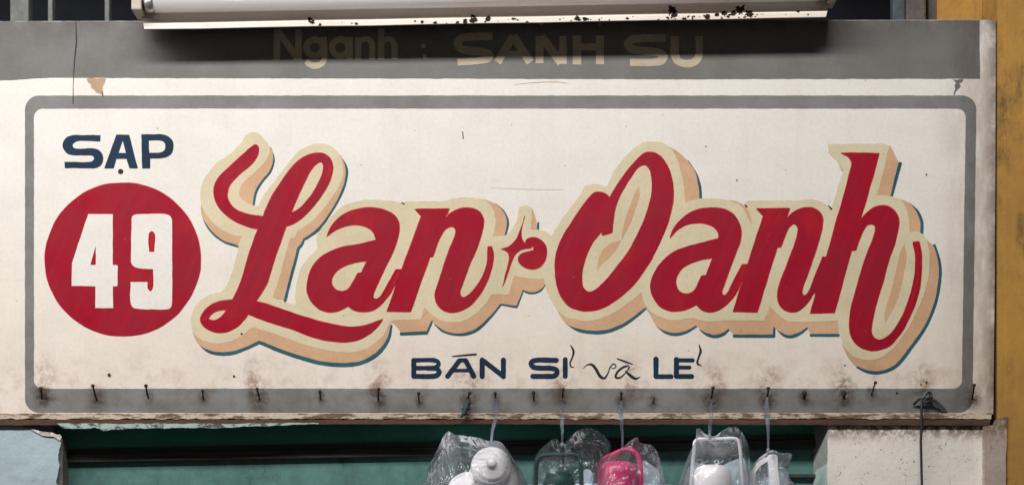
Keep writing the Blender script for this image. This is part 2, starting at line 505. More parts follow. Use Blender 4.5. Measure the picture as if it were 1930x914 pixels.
BARG = simple('grey_green_iron', (0.16, 0.17, 0.155, 1), (0.10, 0.105, 0.10, 1), 0.6, 40, 0.3, 0.3, (1, 1, 0.4), (0.05, 0.045, 0.04, 1))
BARB = simple('bluish_iron', (0.075, 0.095, 0.11, 1), (0.04, 0.05, 0.06, 1), 0.6, 30, 0.3, 0.3)
BARM = simple('brownish_iron', (0.13, 0.11, 0.105, 1), (0.08, 0.065, 0.06, 1), 0.65, 30, 0.3, 0.3)
ENAM = simple('yellowed_white_enamel', (0.80, 0.73, 0.66, 1), (0.70, 0.62, 0.54, 1), 0.35, 12, 0.08, 0.5, (0.4, 1, 2), (0.45, 0.36, 0.28, 1), (0.60, 0.80))
def tube_glass():
    """phosphor-coated tube: glossy outside, milky and translucent"""
    N = NT('unlit_tube_glass')
    N.b.inputs['Base Color'].default_value = (0.74, 0.75, 0.80, 1); N.b.inputs['Roughness'].default_value = 0.14
    N.put(N.b.inputs['Base Color'], N.mix(N.ramp(N.noise(4, 3, 0.5, N.scaled((0.4, 1, 1))), 0.3, 0.7), (0.76, 0.77, 0.82, 1), (0.69, 0.69, 0.72, 1)))
    out = [n for n in N.t.nodes if n.type == 'OUTPUT_MATERIAL'][0]
    tl = N.n('ShaderNodeBsdfTranslucent'); tl.inputs[0].default_value = (0.90, 0.86, 0.82, 1)
    mx = N.n('ShaderNodeMixShader'); mx.inputs[0].default_value = 0.45
    N.link(N.b.outputs[0], mx.inputs[1]); N.link(tl.outputs[0], mx.inputs[2]); N.link(mx.outputs[0], out.inputs['Surface'])
    return N.m
GLASS = tube_glass()
ALU = simple('dull_aluminium', (0.55, 0.53, 0.50, 1), (0.42, 0.40, 0.38, 1), 0.35, 60, 0.05, 0.5, metallic=0.8)
HOLD = simple('aged_white_holder', (0.55, 0.50, 0.44, 1), (0.42, 0.37, 0.32, 1), 0.5, 30, 0.1, 0.4)
BLACK = simple('black_rubber', (0.014, 0.014, 0.015, 1), (0.022, 0.022, 0.024, 1), 0.5, 60, 0.1, 0.4)
CHIP = simple('flaked_rust', (0.030, 0.018, 0.013, 1), (0.018, 0.011, 0.009, 1), 0.85, 200, 0.4, 0.2)

def plastic(name, c, rough=0.3, spec=0.5):
    N = NT(name)
    N.b.inputs['Specular IOR Level'].default_value = spec
    a = N.noise(8, 3)
    N.put(N.b.inputs['Roughness'], N.ramp(a, 0.3, 0.7, rough, rough + 0.12))
    cc = N.mix(N.ramp(a, 0.3, 0.7, 0, 0.15), c, tuple(x * 0.8 for x in c[:3]) + (1,))
    N.put(N.b.inputs['Base Color'], cc)
    return N.m
WPLAS = plastic('white_plastic', (0.86, 0.84, 0.88, 1))
PINK = plastic('hot_pink_plastic', (0.60, 0.008, 0.155, 1), 0.28)
DGPL = plastic('dark_green_plastic', (0.006, 0.045, 0.042, 1), 0.42, 0.2)
BLPL = plastic('pale_blue_plastic', (0.50, 0.70, 0.88, 1), 0.35)

def film(name, tint=(0.88, 0.94, 1.0), dens=0.11, gloss=0.85):
    """clear crinkled polythene"""
    N = NT(name); t = N.t
    t.nodes.remove(N.b)
    out = [n for n in t.nodes if n.type == 'OUTPUT_MATERIAL'][0]
    r1 = N.noise(11, 3, 0.55, N.scaled((1.6, 1, 0.8)), 1.2)
    r2 = N.noise(46, 2, 0.5, N.scaled((1.4, 1, 0.9), (2, 2, 2)), 1.0)
    # sharp folds: ridged noise
    f1 = N.math('ABSOLUTE', N.math('SUBTRACT', r1, 0.5)); f2 = N.math('ABSOLUTE', N.math('SUBTRACT', r2, 0.5))
    h = N.math('ADD', N.math('MULTIPLY', f1, 3.0), N.math('MULTIPLY', f2, 0.35))
    bp = N.n('ShaderNodeBump'); bp.inputs['Strength'].default_value = 0.6; bp.inputs['Distance'].default_value = 0.008
    N.link(h, bp.inputs['Height'])
    tr = N.n('ShaderNodeBsdfTransparent'); tr.inputs[0].default_value = (*[0.97 + 0.03 * x for x in tint], 1)
    gl = N.n('ShaderNodeBsdfGlossy'); gl.inputs['Roughness'].default_value = 0.13; N.link(bp.outputs[0], gl.inputs['Normal'])
    df = N.n('ShaderNodeBsdfDiffuse'); df.inputs[0].default_value = (*tint, 1); N.link(bp.outputs[0], df.inputs['Normal'])
    tl = N.n('ShaderNodeBsdfTranslucent'); tl.inputs[0].default_value = (*tint, 1); N.link(bp.outputs[0], tl.inputs['Normal'])
    m0 = N.n('ShaderNodeMixShader'); m0.inputs[0].default_value = 0.4; N.link(df.outputs[0], m0.inputs[1]); N.link(tl.outputs[0], m0.inputs[2])
    m1 = N.n('ShaderNodeMixShader')
    fold = N.math('MULTIPLY', N.ramp(f1, 0.022, 0.0, 0.0, 0.26), N.ramp(N.noise(18, 2, 0.5, N.scaled((1, 1, 1), (7, 7, 7))), 0.45, 0.62))  # white highlights along the folds, painted in as denser film
    haze = N.ramp(N.noise(11, 3, 0.6), 0.35, 0.7, dens * 0.4, dens * 1.8)
    N.link(N.math('ADD', haze, fold, True), m1.inputs[0])
    N.link(tr.outputs[0], m1.inputs[1]); N.link(m0.outputs[0], m1.inputs[2])
    fr = N.n('ShaderNodeFresnel'); fr.inputs[0].default_value = 1.5; N.link(bp.outputs[0], fr.inputs['Normal'])
    m2 = N.n('ShaderNodeMixShader'); N.link(N.math('MULTIPLY', fr.outputs[0], gloss, True), m2.inputs[0])
    N.link(m1.outputs[0], m2.inputs[1]); N.link(gl.outputs[0], m2.inputs[2])
    N.link(m2.outputs[0], out.inputs['Surface'])
    return N.m
FILM = film('clear_polythene')
CLEAR = film('very_clear_polythene', (0.9, 0.95, 1.0), 0.022, 0.6)
TAPE = film('twisted_polythene_tape', (0.46, 0.52, 0.66), 0.50)
GLOWFILM = film('pale_blue_glow_film', (0.74, 0.89, 1.0), 1.3)
RAG = simple('teal_rag_cloth', (0.060, 0.085, 0.085, 1), (0.030, 0.045, 0.047, 1), 0.9, 80, 0.6, 0.1)

# ------------------------------------------------------------------ the setting
def prism(name, loop, y0, y1, mat, parent=None, **kw):
    """px outline (clockwise on the picture) extruded from depth y0 (front) to y1"""
    P = [at(x, y, y0) for x, y in loop]
    n = len(P)
    v = P + [Vector((p.x, y1, p.z)) for p in P]
    tess = tessellate_polygon([[Vector((p.x, p.z, 0)) for p in P]])
    f = []
    for t in tess:
        a, b, c = (P[i] for i in t)
        cr = (b.x - a.x) * (c.z - a.z) - (b.z - a.z) * (c.x - a.x)
        f.append(tuple(t) if cr > 0 else tuple(reversed(t)))
    f += [tuple(i + n for i in reversed(q)) for q in f]
    f += [(i, i + n, (i + 1) % n + n, (i + 1) % n) for i in range(n)]
    o = obj(name, v, f, mat, parent, **kw)
    bm = bmesh.new(); bm.from_mesh(o.data); bmesh.ops.recalc_face_normals(bm, faces=bm.faces); bm.to_mesh(o.data); bm.free()
    return o

def rough_line(p, q, step, amp, seed):
    n = max(2, int(math.hypot(q[0] - p[0], q[1] - p[1]) / step)); out = []
    for k in range(n):
        t = k / n; x = p[0] + (q[0] - p[0]) * t; y = p[1] + (q[1] - p[1]) * t
        v = noise.noise_vector(Vector((x * 0.06, y * 0.06, seed))); w = noise.noise_vector(Vector((x * 0.3, y * 0.3, seed)))
        out.append((x + amp * (v.x + 0.6 * w.x), y + amp * (v.y + 0.6 * w.y)))
    return out
def rough_loop(pts, step=5, amp=1.5, seed=1.0):
    out = []
    for i in range(len(pts)):
        out += rough_line(pts[i], pts[(i + 1) % len(pts)], step, amp, seed)
    return out

tag(MB().box(-1.6, 1.6, 0.62, 0.66, -1.0, 1.4).build('wall_back', VOID), kind='structure')
# the pier on the left: limewashed coat over cement
wl = tag(prism('wall_left', [(-160, 812), (70, 812), (118, 826), (118, 914), (118, 1150), (-160, 1150)], 0.017, 0.115, CEMENT), kind='structure')
prism('limewash_coat', rough_loop([(-160, 801), (-60, 801), (2, 802), (40, 804), (63, 809), (76, 816), (97, 818), (113, 819), (114, 838), (110, 856), (112, 880), (106, 905), (108, 960), (106, 1150), (-160, 1150)], 4, 2.0, 2.2), 0.0075, 0.0165, BLUEP, wl)
prism('plaster_flake', rough_loop([(58, 809), (78, 812), (100, 816), (116, 822), (113, 829), (100, 823), (80, 820)], 4, 1.2, 4.2), 0.0045, 0.0073, WHITEP, wl)
# the pier on the right
wr = tag(prism('wall_right', rough_loop([(1560, 798), (1862, 798), (1862, 1150), (1558, 1150)], 6, 0.9, 5.0), 0.0068, 0.20, WHITEP), kind='structure')
prism('plaster_corner', rough_loop([(1856, 803), (1874, 801), (1878, 790), (1899, 784), (1896, 860), (1898, 1150), (1856, 1150)], 6, 1.2, 6.0), -0.0095, 0.0066, PINKP, wr)
REVEAL = simple('grey_green_reveal_wash', (0.30, 0.33, 0.30, 1), (0.22, 0.24, 0.22, 1), 0.85, 14, 0.4, 0.2, dark=(0.13, 0.14, 0.12, 1))
def reveal(name, pts, mat):
    V = [at(x, y, 0.058 - 0.050 * (x - 1533) / 27) for x, y in pts]
    k = len(V)
    return obj(name, V + [v_ + Vector((0.004, 0.004, 0)) for v_ in V], [tuple(range(k)), tuple(range(2 * k - 1, k - 1, -1))] + [(i, i + k, (i + 1) % k + k, (i + 1) % k) for i in range(k)], mat, wr)
reveal('reveal', [(1533, 795), (1533, 896), (1540, 884), (1560, 872), (1560, 795)], REVEAL)
reveal('washed_reveal', [(1533, 896), (1533, 1150), (1560, 1150), (1560, 872), (1540, 884)], MINTW)
yw = tag(MB().box(0.9145, 1.30, -0.002, 0.30, -1.0, 1.3).build('wall_yellow', YELLOW), kind='structure')
tag(MB().box(at(1766, 0, 0.10).x, 0.9140, 0.10, 0.30, -0.1, 1.3).build('wall_yellow_recessed', YELLOW), kind='structure')
prism('paint_coat', rough_loop([(1898, -300), (1990, -300), (1990, 1150), (1896, 1150), (1899, 700), (1897, 350)], 6, 1.0, 8.0), -0.006, -0.0025, YELLOW, yw)

# the green shutter front under the sign
sh = empty('green_shutter', at(830, 1140, 0.12))
tag(sh, 'green painted shutter front with dark rail in the opening below the sign', 'shutter')
prism('header_board', [(100, 770), (1575, 770), (1575, 826), (100, 853)], 0.058, 0.085, DKGREEN, sh)
prism('rail', [(100, 846), (1575, 817), (1575, 826), (100, 856)], 0.053, 0.0575, RAIL, sh)
prism('rail', [(100, 857), (1575, 827), (1575, 844), (100, 871)], 0.050, 0.0575, RAIL, sh)
prism('panel', [(100, 870), (1575, 842), (1575, 1150), (100, 1150)], 0.060, 0.090, GREEN, sh)
prism('lower_ledge', [(1380, 893), (1575, 893), (1575, 899), (1380, 899)], 0.050, 0.0595, RAIL, sh)

# the window grille above the sign
gr = empty('window_grille', at(300, 60, 0.06))
tag(gr, 'dark barred window opening above the sign with upright iron bars', 'grille')
for x0, x1, m, y0 in ((19, 54, BARG, 0.06), (90, 99, BARG, 0.07), (197, 206, BARG, 0.07), (1683, 1706, BARB, 0.09), (1709, 1744, BARM, 0.08), (1750, 1767, BARM, 0.11)):  # the last bar stands in for the shaded side of the yellow wall
    a, b = at(x0, 0, y0).x, at(x1, 0, y0).x
    bevel(MB().box(a, b, y0, y0 + 0.02 + 0.2 * (b - a), 0.30, 1.0).build('bar', m, gr), 0.0015, 1)
MB().box(-1.3, 0.80, 0.085, 0.10, 0.985, 1.02).build('top_rail', BARG, gr)

# ------------------------------------------------------------------ the sign
sign = empty('sign_board', at(940, 790, 0.02))
tag(sign, 'old cream sign board hand-painted with red script lettering and a red disc numbered 49', 'sign')
XL = -160
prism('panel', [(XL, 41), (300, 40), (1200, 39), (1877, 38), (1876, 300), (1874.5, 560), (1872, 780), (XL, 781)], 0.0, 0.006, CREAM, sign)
prism('backing_board', [(XL, 44), (1866, 42), (1862, 792), (XL, 792)], 0.0062, 0.048, WOOD, sign)
lip = [(XL, 779), (XL, 779.2)] + rough_line((XL, 779), (1869, 778), 6, 0.5, 1.0) + [(1869, 778)] + [(x, y) for x, y in rough_line((1868, 788.5), (XL, 789), 5, 2.4, 5.0)]
prism('bottom_edge', lip[1:], -0.0018, 0.0060, EDGE, sign)

prism('lower_batten', rough_loop([(XL, 790.5), (900, 790.5), (1868, 789), (1864, 801), (900, 799), (600, 799), (XL, 801)], 9, 0.9, 7.7), -0.0006, 0.0060, WOOD, sign)
prism('paint_lip', rough_loop([(108, 797), (250, 798), (420, 798), (600, 796), (600, 798), (480, 803), (405, 806), (300, 806), (220, 808), (195, 812), (180, 806), (120, 807)], 5, 1.6, 3.3), -0.0012, 0.0060, MINT, sign)
grey_bot = rough_line((1847, 149), (1300, 150), 20, 0.8, 2.0) + rough_line((1300, 150), (700, 148.5), 20, 0.8, 2.0) + [(700, 148.5), (250, 147.5), (100, 147), (70, 148), (30, 151), (0, 152), (XL + 2, 152)]
paint('header_band', [[(XL + 2, 41.5, True), (300, 40.5, True), (1200, 39.6, True), (1846, 38.8, True)] + [(x, y, True) for x, y in grey_bot]], GREY, sign, 1, 0.6)
def rrect(x0, y0, x1, y1, r, x1b=None, n=6):
    x1b = x1 if x1b is None else x1b
    out = []
    for cx, cy, a0 in ((x0 + r, y0 + r, 180), (x1 - r, y0 + r, 270), (x1b - r, y1 - r, 0), (x0 + r, y1 - r, 90)):
        for k in range(n + 1):
            t = math.radians(a0 + 90 * k / n)
            out.append((cx + r * math.cos(t), cy + r * math.sin(t), True))
    return out
def densify(loop, step=14):
    out = []
    for i in range(len(loop)):
        a, b = loop[i], loop[(i + 1) % len(loop)]
        m = max(1, int(math.hypot(b[0] - a[0], b[1] - a[1]) / step))
        out += [(a[0] + (b[0] - a[0]) * k / m, a[1] + (b[1] - a[1]) * k / m, True) for k in range(m)]
    return out
paint('border_band', [densify(rrect(47, 180.5, 1840, 777.5, 27, 1833)), densify(rrect(64, 205, 1820, 732, 16, 1813))], GREYB, sign, 1, 0.6)

# shade strokes, peach shades and straw outlines of the script, from the bottom up
T = []
def teal(s, w): brush('shade_line', [(s, w)], TEAL, sign, 1)
teal('A548,183 568,260 546,340 490,410 450,480 431,570', [4, 5, 5, 5, 4.5, 4.5])
teal('A72,630 110,715 170,785 240,830 330,857', [1, 3.5, 4, 4.5, 5])
teal('A1030,237 1072,320 1062,425 1018,530 950,645 880,735 790,800', [2, 4.5, 4.5, 4.5, 4, 7, 7])
teal('A778,803 756,850 B742,60 715,160 685,270 648,425', [6, 7, 7, 7, 6.5, 6])
teal('B65,738 120,775 200,791 290,785 380,752 470,708', [1, 5, 7, 7, 7, 9])
teal('B470,708 600,765 760,820 900,855 1060,868 1180,850 1290,788 1360,690 1381,597', [8, 7.5, 7.5, 8, 8, 7.5, 7, 6, 4])
teal('C1222,48 1270,95 1296,160 1282,240', [2, 4.5, 5, 4])
teal('C642,845 795,838', [7, 7.5]); teal('C795,840 826,772', [7, 6])
teal('C845,788 900,830 1010,850 1100,825 1180,752 1252,664', [1.5, 4.5, 5.5, 5.5, 5.5, 5])
teal('C1250,662 D305,822', [5, 5.5]); teal('D305,822 355,692', [5.5, 5]); teal('D355,692 400,711 450,711 495,690 525,653', [4, 5.5, 5.5, 5, 3])
teal('D475,168 474,215', [4, 4.2])
teal('E1010,164 1062,250 1090,335 1098,416', [4.5, 6.5, 6.5, 6])
teal('F172,692 250,735 350,752 450,746 560,705 650,645 722,585', [1.5, 6, 7.5, 8, 7, 6, 5])
teal('F800,715 860,755 930,768 1000,750 1065,713', [2, 5, 6, 6, 5])
teal('F1095,738 1140,768 1195,782 1250,769 1290,735', [2, 5, 6, 6, 5])
teal('H88,632 358,633', [6.5, 7]); teal('H358,633 363,573', [6.5, 5])
teal('H385,592 430,628 480,637 540,615 586,580', [2, 5, 6, 5.5, 4.5])
teal('H617,627 803,627', [6, 6.5])
teal('G1231,178 1170,402', [6.5, 6])
teal('G1290,452 1345,505 1378,575 1380,655', [3.5, 6.5, 6.5, 6])
teal('G1466,742 1498,850 H1507,190 1482,375 1413,555 1305,715 1195,845 1080,885 1000,877 933,846', [6, 6.5, 6, 6, 6, 6, 6, 6, 5.5, 3.5])

def salm(*s, layer=2): paint('letter_shade', list(s), SALM, sign, layer)
salm('A545,172c 558,195 566,260 545,330 490,400 450,460 430,520 425,575c 370,560 310,490 400,340 500,240')
salm('A80,540c 68,590 74,640 110,708 170,778 240,822 330,853c 352,852 356,770 200,700 110,600')
salm('A985,185c 1030,232 1060,300 1064,360 1046,440 1010,530 950,632 890,712 820,775 776,802c 750,850 B735,60 710,150 680,260 640,422c 560,408c 590,300 640,100 680,0 A715,745 830,660 980,480 1030,330')
salm('B5,600c 25,680 65,735 120,765 200,780 290,772 380,742 470,700c 600,752 760,806 900,842 1060,854 1180,836 1280,775 1345,685 1372,590c 1300,600 1000,730 500,600 200,690')
salm('C1110,14c 1180,28 1230,55 1275,105 1290,165 1274,252c 1195,257 1170,100')
salm('C560,762c 600,790 640,836c 796,829c 829,762c 850,785 920,832 1010,843 1100,812 1180,742 1250,660c D305,814c 354,690c 400,706 445,708 490,690 526,655c 526,585c 290,578c 245,722c 110,722c C1160,640 1020,735 880,735 785,675c 740,740')
salm('D430,60c 455,125 467,215c 410,217c 410,130')
salm('E860,48c 930,90 1010,160 1060,235 1082,330 1091,420c 980,470 930,200')
salm('F90,560c 170,690 250,727 350,741 450,734 560,694 650,634 722,580c 690,465 500,590 300,640')
salm('G1160,50c 1218,165c 1162,402c 1060,402c 1120,200')
salm('G740,105c 800,165 826,228c 850,230 780,110')
salm('G1200,412c 1290,448 1345,515 1370,590 1366,657c 1280,660 1240,480')
salm('G1400,695c 1458,742 1490,840 H1497,190 1472,375 1404,550 1295,708 1190,833 1080,874 1000,864 930,843 870,775 830,690c 1000,780 1200,690 1390,300 1410,60')
salm('F718,580c 795,712c 860,747 930,757 1000,741 1065,706c 1095,735 1145,760 1195,768 1250,757 1288,728c 1322,766c H80,622c 352,622c 360,566c 395,600 470,622 540,604 590,570c 612,618c 808,618c 800,510c 340,425c 290,515 0,505c F1000,630')

def outl(*s, layer=3): paint('letter_outline', list(s), OUTL, sign, layer, 0.9)
outl('A430,70 470,85 510,125 546,172c 532,240 492,300 440,350 380,400 342,450 330,490 345,525 380,555 425,575c 465,577c 500,507 560,425 620,350 680,270 740,205 800,168 870,150 930,155 985,180 1025,230 1045,290 1048,350 1030,420 985,500 920,590 850,670 790,720 735,750c 712,800 B690,0 650,120 615,250 590,330 562,405c 660,440 760,462 900,500 1100,530 1385,560c 1360,600 1340,645 1290,700 1210,755 1120,778 1000,775 880,755 720,705 580,655 480,625 430,612 390,635 330,680 250,712 180,720 110,708 45,680 8,620 0,550 20,480 70,420 130,385 200,365 232,345c 275,250 318,100 340,0 A352,790c 280,775 200,735 130,670 82,590 65,520 70,440 110,360 180,280 270,220 340,150 380,90')
outl('C124,320c 122,240 190,150 270,68 350,36 450,22 560,25 645,45c 670,33 720,30 900,30 960,15 1040,8 1120,15 1180,45 1213,100 1222,170 1205,250c 1270,250 1310,300 1310,560 1200,600c 1160,660 1090,730 1020,768 950,775 880,760 820,720 785,685c 760,757c 580,763c 540,775 300,780 60,715 0,690 -12,640 -10,570 20,450 60,390')
outl('D325,45c 375,30 425,50c 428,120 415,215c 540,238 590,285 650,330c 610,650 530,605c 400,603 290,580c 245,728c 100,725c 60,700 60,300c 170,290 250,240 300,160')
outl('E770,25 840,38 900,85 940,160 965,240 985,340 992,460c 990,600 F860,300c 700,470c 620,540 520,610 420,655 320,675 230,665 150,635 105,590 60,510 30,430 15,300 40,200 E60,700 115,600 180,510 250,420 300,330c 380,320 450,335c 500,230 570,140 640,70 700,35')
outl('E985,450c 1040,430 1120,418 1220,420 1300,430 1390,470c G180,432c 560,430 620,425 690,440 757,490c 790,370 838,225c 800,165 735,100c 733,45c 950,40 1100,42 1165,55c 1145,100 1120,220 1068,395c 1150,400 1210,415 1260,460 1288,540 1295,650c 1360,650 1408,700 1425,760 H1432,60 1430,180 1400,330 1340,480 1260,620 1170,730 1080,790 1000,800 920,780 865,735 835,680 815,600 800,530c 480,535 430,520 370,470 330,430c 295,528c 0,525c F1230,675 1150,680 1100,670 1040,655 950,668 880,668 800,640 740,600 700,530 690,450c 760,260 840,110 E900,570')
# peach flicks inside the counters
salm('E672,335c 680,380 655,470 620,570 580,650 555,700c 558,640 575,570 610,470 640,390', layer=4)
salm('E552,705c 520,765 470,825 415,870 385,914c 390,850 420,780 470,730 520,712', layer=4)
salm('G1262,735c 1275,820 H1268,130 1240,280 1200,410 1130,540c 1118,500 1165,330 1205,170 1235,40', layer=4)
salm('G50,430c 110,440 170,480 212,595c 185,560 140,475', layer=4)
salm('C785,686c 800,706 770,740c', layer=4)
brush('paint_tick', [('G160,462 172,474', [2, 3])], INK, sign, 4)
brush('paint_tick', [('G735,467 755,490', [1.5, 4])], INK, sign, 4)
brush('paint_tick', [('E1406,465 1414,476', [2, 3])], INK, sign, 4)
brush('paint_tick', [('C640,40 658,47', [1.5, 2.5])], INK, sign, 4)

# the red script itself
RIM = paint_mat('thin_red_paint_edge', (0.56, 0.075, 0.060, 1), (0.47, 0.035, 0.038, 1), 0.5, spec=0.2)
def grow(pts, d):
    """an outline pushed outwards by d pixels"""
    xy = smooth_closed(pts, 3.0); n = len(xy)
    area = sum(xy[i][0] * xy[(i + 1) % n][1] - xy[(i + 1) % n][0] * xy[i][1] for i in range(n))
    sg = 1 if area > 0 else -1
    out = []
    for i in range(n):
        a, b = xy[i - 1], xy[(i + 1) % n]
        dx, dy = b[0] - a[0], b[1] - a[1]; l = math.hypot(dx, dy) or 1
        w = d * (0.75 + 0.9 * noise.noise(Vector((xy[i][0] * 0.03, xy[i][1] * 0.03, 5.5))))
        out.append((xy[i][0] + sg * dy / l * w, xy[i][1] - sg * dx / l * w, True))
    return out
def red(*s, name='red_letter', m=None, layer=5):
    paint('letter_edge', [grow(parse(q), 1.3 if i == 0 else -1.3) for i, q in enumerate(s)], RIM, sign, layer - 0.7)
    return paint(name, list(s), m or RED, sign, layer)
red('A425,165 440,158 462,168 468,195 460,235 420,290 350,350 290,410 258,460 250,510 265,555 300,595 360,625 420,642 497,650c 520,590 565,500 620,415 690,320 760,255 820,222 880,213 930,225 965,260 978,310 970,370 945,430 900,510 840,590 770,660 715,698 655,722c 612,845 B575,150 530,290 480,380 448,430c 600,475 760,530 900,572 1020,597 1130,605 1220,590 1322,552c 1290,600 1230,655 1160,695 1080,710 980,705 850,680 700,625 540,575 395,520c 370,555 320,605 260,638 190,648 130,632 85,597 68,560 80,515 120,470 180,438 287,418c 330,330 370,210 405,90 435,0 A463,737c 400,725 330,700 260,655 200,600 170,550 157,495 165,430 200,370 270,305 340,240',
    'A898,277 912,300 905,360 880,420 840,490 790,550 740,600 690,628c 705,590 740,510 780,420 820,345 860,295',
    'B118,555c 135,522 180,495 248,487c 225,520 190,550 150,563')
red('C183,248c 205,195 260,130 330,90 420,73 500,75 570,98 615,135 630,185 622,250 595,330 550,430 500,530 478,580 470,605 473,625 490,630 510,618 535,580 575,510 607,450c 655,450c 620,545c 603,548 575,600 530,655 470,700 400,710 345,698 315,675c 290,690 250,708 200,712 140,695 90,650 62,590 62,520 85,450 130,390 190,345 270,315 380,295 485,268c 470,225 430,192 370,177 300,185 230,213',
    'C432,395c 396,470c 372,474c 345,525 315,570 280,585 240,575 215,545 213,510 235,470 280,435 340,415')
red('C722,78c 935,78c 912,133c 960,95 1020,73 1080,75 1125,98 1148,145 1140,215 1110,310 1060,430 1020,540 1003,590 1010,617 1030,622 1060,605 1110,545 1150,470 1170,390 1172,310c 1198,312c 1208,350 1200,430 1170,520 1120,610 1060,675 1000,708 950,715 900,700 860,660 848,605 865,540 900,440 940,320 970,250 977,210 965,190 940,187 910,205 885,245 860,300 835,373c 818,377c 700,710c 552,708c 645,448c 765,125c')
red('D370,107c 350,190 342,265 360,315 428,360c 350,375 305,405 270,470 240,550 197,667c 215,590 240,500 248,430 230,395 183,373c 250,350 300,300 335,220 362,150', name='red_star')
red('D375,322c 380,300 410,283 450,282 500,305 535,350 543,400 530,460 495,505 440,527 380,520 335,490 318,450 325,425 350,405 400,392 440,382c 441,352c 400,347', name='red_comma')
red('E473,410c 500,360 560,270 620,190 680,130 720,105 770,102 820,125 860,175 890,240 908,320 910,400 895,500 860,620 810,740 F760,255 700,345 640,425 540,515 440,580 350,605 270,605 200,580 145,520 110,440 95,330 100,230 125,140 E170,640 220,570 270,490 330,410 365,378 410,375 445,388',
    'E712,187 745,215 762,290 755,400 725,520 670,650 600,780 F500,330 420,420 370,462 325,475 290,445 280,390 290,300 320,210 360,130 E413,648c 424,672c 490,652c 495,580 505,510 530,430 560,370 620,270 670,205')
red('E885,693c 905,640 960,565 1040,508 1130,485 1220,485 1300,510 1350,560 1377,640 1370,710 F1350,180 1310,290 1270,400 1245,470 1248,495 1262,502 1285,480 1330,390 1385,288c 1440,288c 1395,400c 1383,405 1340,490 1280,560 1220,605 1160,618 1105,600 1068,565c 1020,590 950,608 880,605 810,570 765,500 752,430 770,360 820,280 900,210 1000,165 1120,135 1222,108c 1220,70 1190,30 1130,7 1070,2 990,20 930,55',
    'F1178,245c 1135,362c 1105,366c 1085,410 1050,470 1000,490 950,470 928,420 935,375 970,320 1040,275 1110,255')
red('G238,487c 470,487c 445,560c 490,515 550,485 610,480 660,500 692,545 695,600 680,680 640,800 H600,190 565,290 556,335 565,353 582,348 605,315 640,230 695,88c 750,88c 660,335c 635,343 600,395 560,440 520,465 470,468 420,445 390,395 388,340 405,260 440,170 G500,735 520,670 525,630 510,600 495,597 465,620 440,670 408,752c 382,756c H245,470c 78,467c G285,540c')
red('G820,107c 1088,107c 958,562c 1000,515 1060,475 1130,468 1190,500 1220,560 1215,640 1185,760 H1160,90 1100,300 1060,440 1035,560 1035,610 1055,645 1085,658 1120,650 1180,600 1250,480 1300,350 1330,200 1334,80 G1318,717c 1360,715c 1376,790 H1380,130 1375,220 1350,370 1300,500 1230,620 1150,705 1080,732 1010,732 940,700 895,640 878,560 890,450 930,300 980,130 G1045,690 1060,630 1055,605 1030,595 1000,605 970,650 945,710 925,772c 895,776c H780,475c 610,478c G893,205c 897,170 870,130')
# thinner, brighter brushwork where the strokes end
def flick(s, w): brush('brush_stroke', [(s, w)], THINRED, sign, 6)
flick('C1185,330 1188,400 1165,490 1120,570 1070,630', [6, 7, 7, 7, 3])
flick('C625,465 590,545 545,620 490,665', [5, 6, 6, 2])
flick('F1400,305 1365,400 1320,490 1260,560', [5, 6, 5, 2])
flick('A950,290 955,340 930,410', [2, 8, 2])
flick('B80,560 100,550 125,530', [3, 6, 2])
flick('E432,640 475,635', [4, 7])
flick('G1345,740 1355,830 H1352,220 1320,360 1265,490', [5, 5, 5, 5, 2])

# number disc and its figures
dz = 'P'
circ = [(231.5 + 146.5 * math.cos(2 * math.pi * k / 40), 489 + 144.5 * math.sin(2 * math.pi * k / 40), False) for k in range(40)]
paint('disc_edge', [grow(circ, 1.2)], RIM, sign, 1.2)
paint('red_disc', [circ], RED, sign, 2)
NUMC = paint_mat('cream_figure_paint', (0.77, 0.735, 0.69, 1), (0.73, 0.69, 0.64, 1), 0.55)
paint('numeral', ['I400,722c 592,722c J567,315c 603,318c 603,472c 567,478c 570,637c 437,637c 437,475c 258,472c 262,300c', 'J440,170c 440,315c 400,315c'], NUMC, sign, 3)
paint('numeral', ['I740,765c 748,738 770,725 870,722 1000,722 1040,735 1058,768c J1012,590c 1008,620 995,640 970,648 860,647 760,645 720,635 702,600 700,443c 828,443c 828,490 850,515 866,495 870,347c 750,338 715,320 702,290c', 'J838,218c 838,80 858,62 880,80 878,218c'], NUMC, sign, 3)
brush('brush_stroke', [('J850,380 850,440 848,500', [5, 9, 6])], THINRED, sign, 2.6, True)
brush('brush_stroke', [('J859,80 858,205', [8, 9])], THINRED, sign, 2.6)

# blue lettering
paint('blue_letter', ['I497,105c 495,153c 320,152 290,165 277,185 290,205 320,210 450,208 490,225 515,265 515,310 495,345 460,362 400,363 217,362c 215,312c 400,313 430,308 447,287 435,266 400,262 290,262 240,250 210,220 200,185 210,145 240,115 290,104 400,104'], NAVY, sign, 1)
paint('blue_letter', ['I620,100c 720,100c 790,365c 722,365c 700,290c 622,290c 600,365c 525,365c', 'I672,150c 695,243c 640,243c'], NAVY, sign, 1)
paint('accent_mark', [[(227.4 + 5.2 * math.cos(k * math.pi / 6), 323.6 + 5 * math.sin(k * math.pi / 6), False) for k in range(12)]], INK, sign, 1, 0.3)
paint('blue_letter', ['I815,98c 900,97 980,98 1030,115 1062,150 1068,195 1055,245 1020,275 970,287 885,287c 885,365c 822,365c', 'I875,147c 965,147 995,160 1005,192 995,225 965,240 878,240c'], NAVY, sign, 1)
W = 9.6
brush('blue_letter', [('K66,162 66,262', W), ('K66,162 195,162 218,172 222,188 205,205 150,210 75,211', 8.5), ('K150,211 212,216 226,236 212,256 185,262 66,262', W)], NAVY, sign, 1)
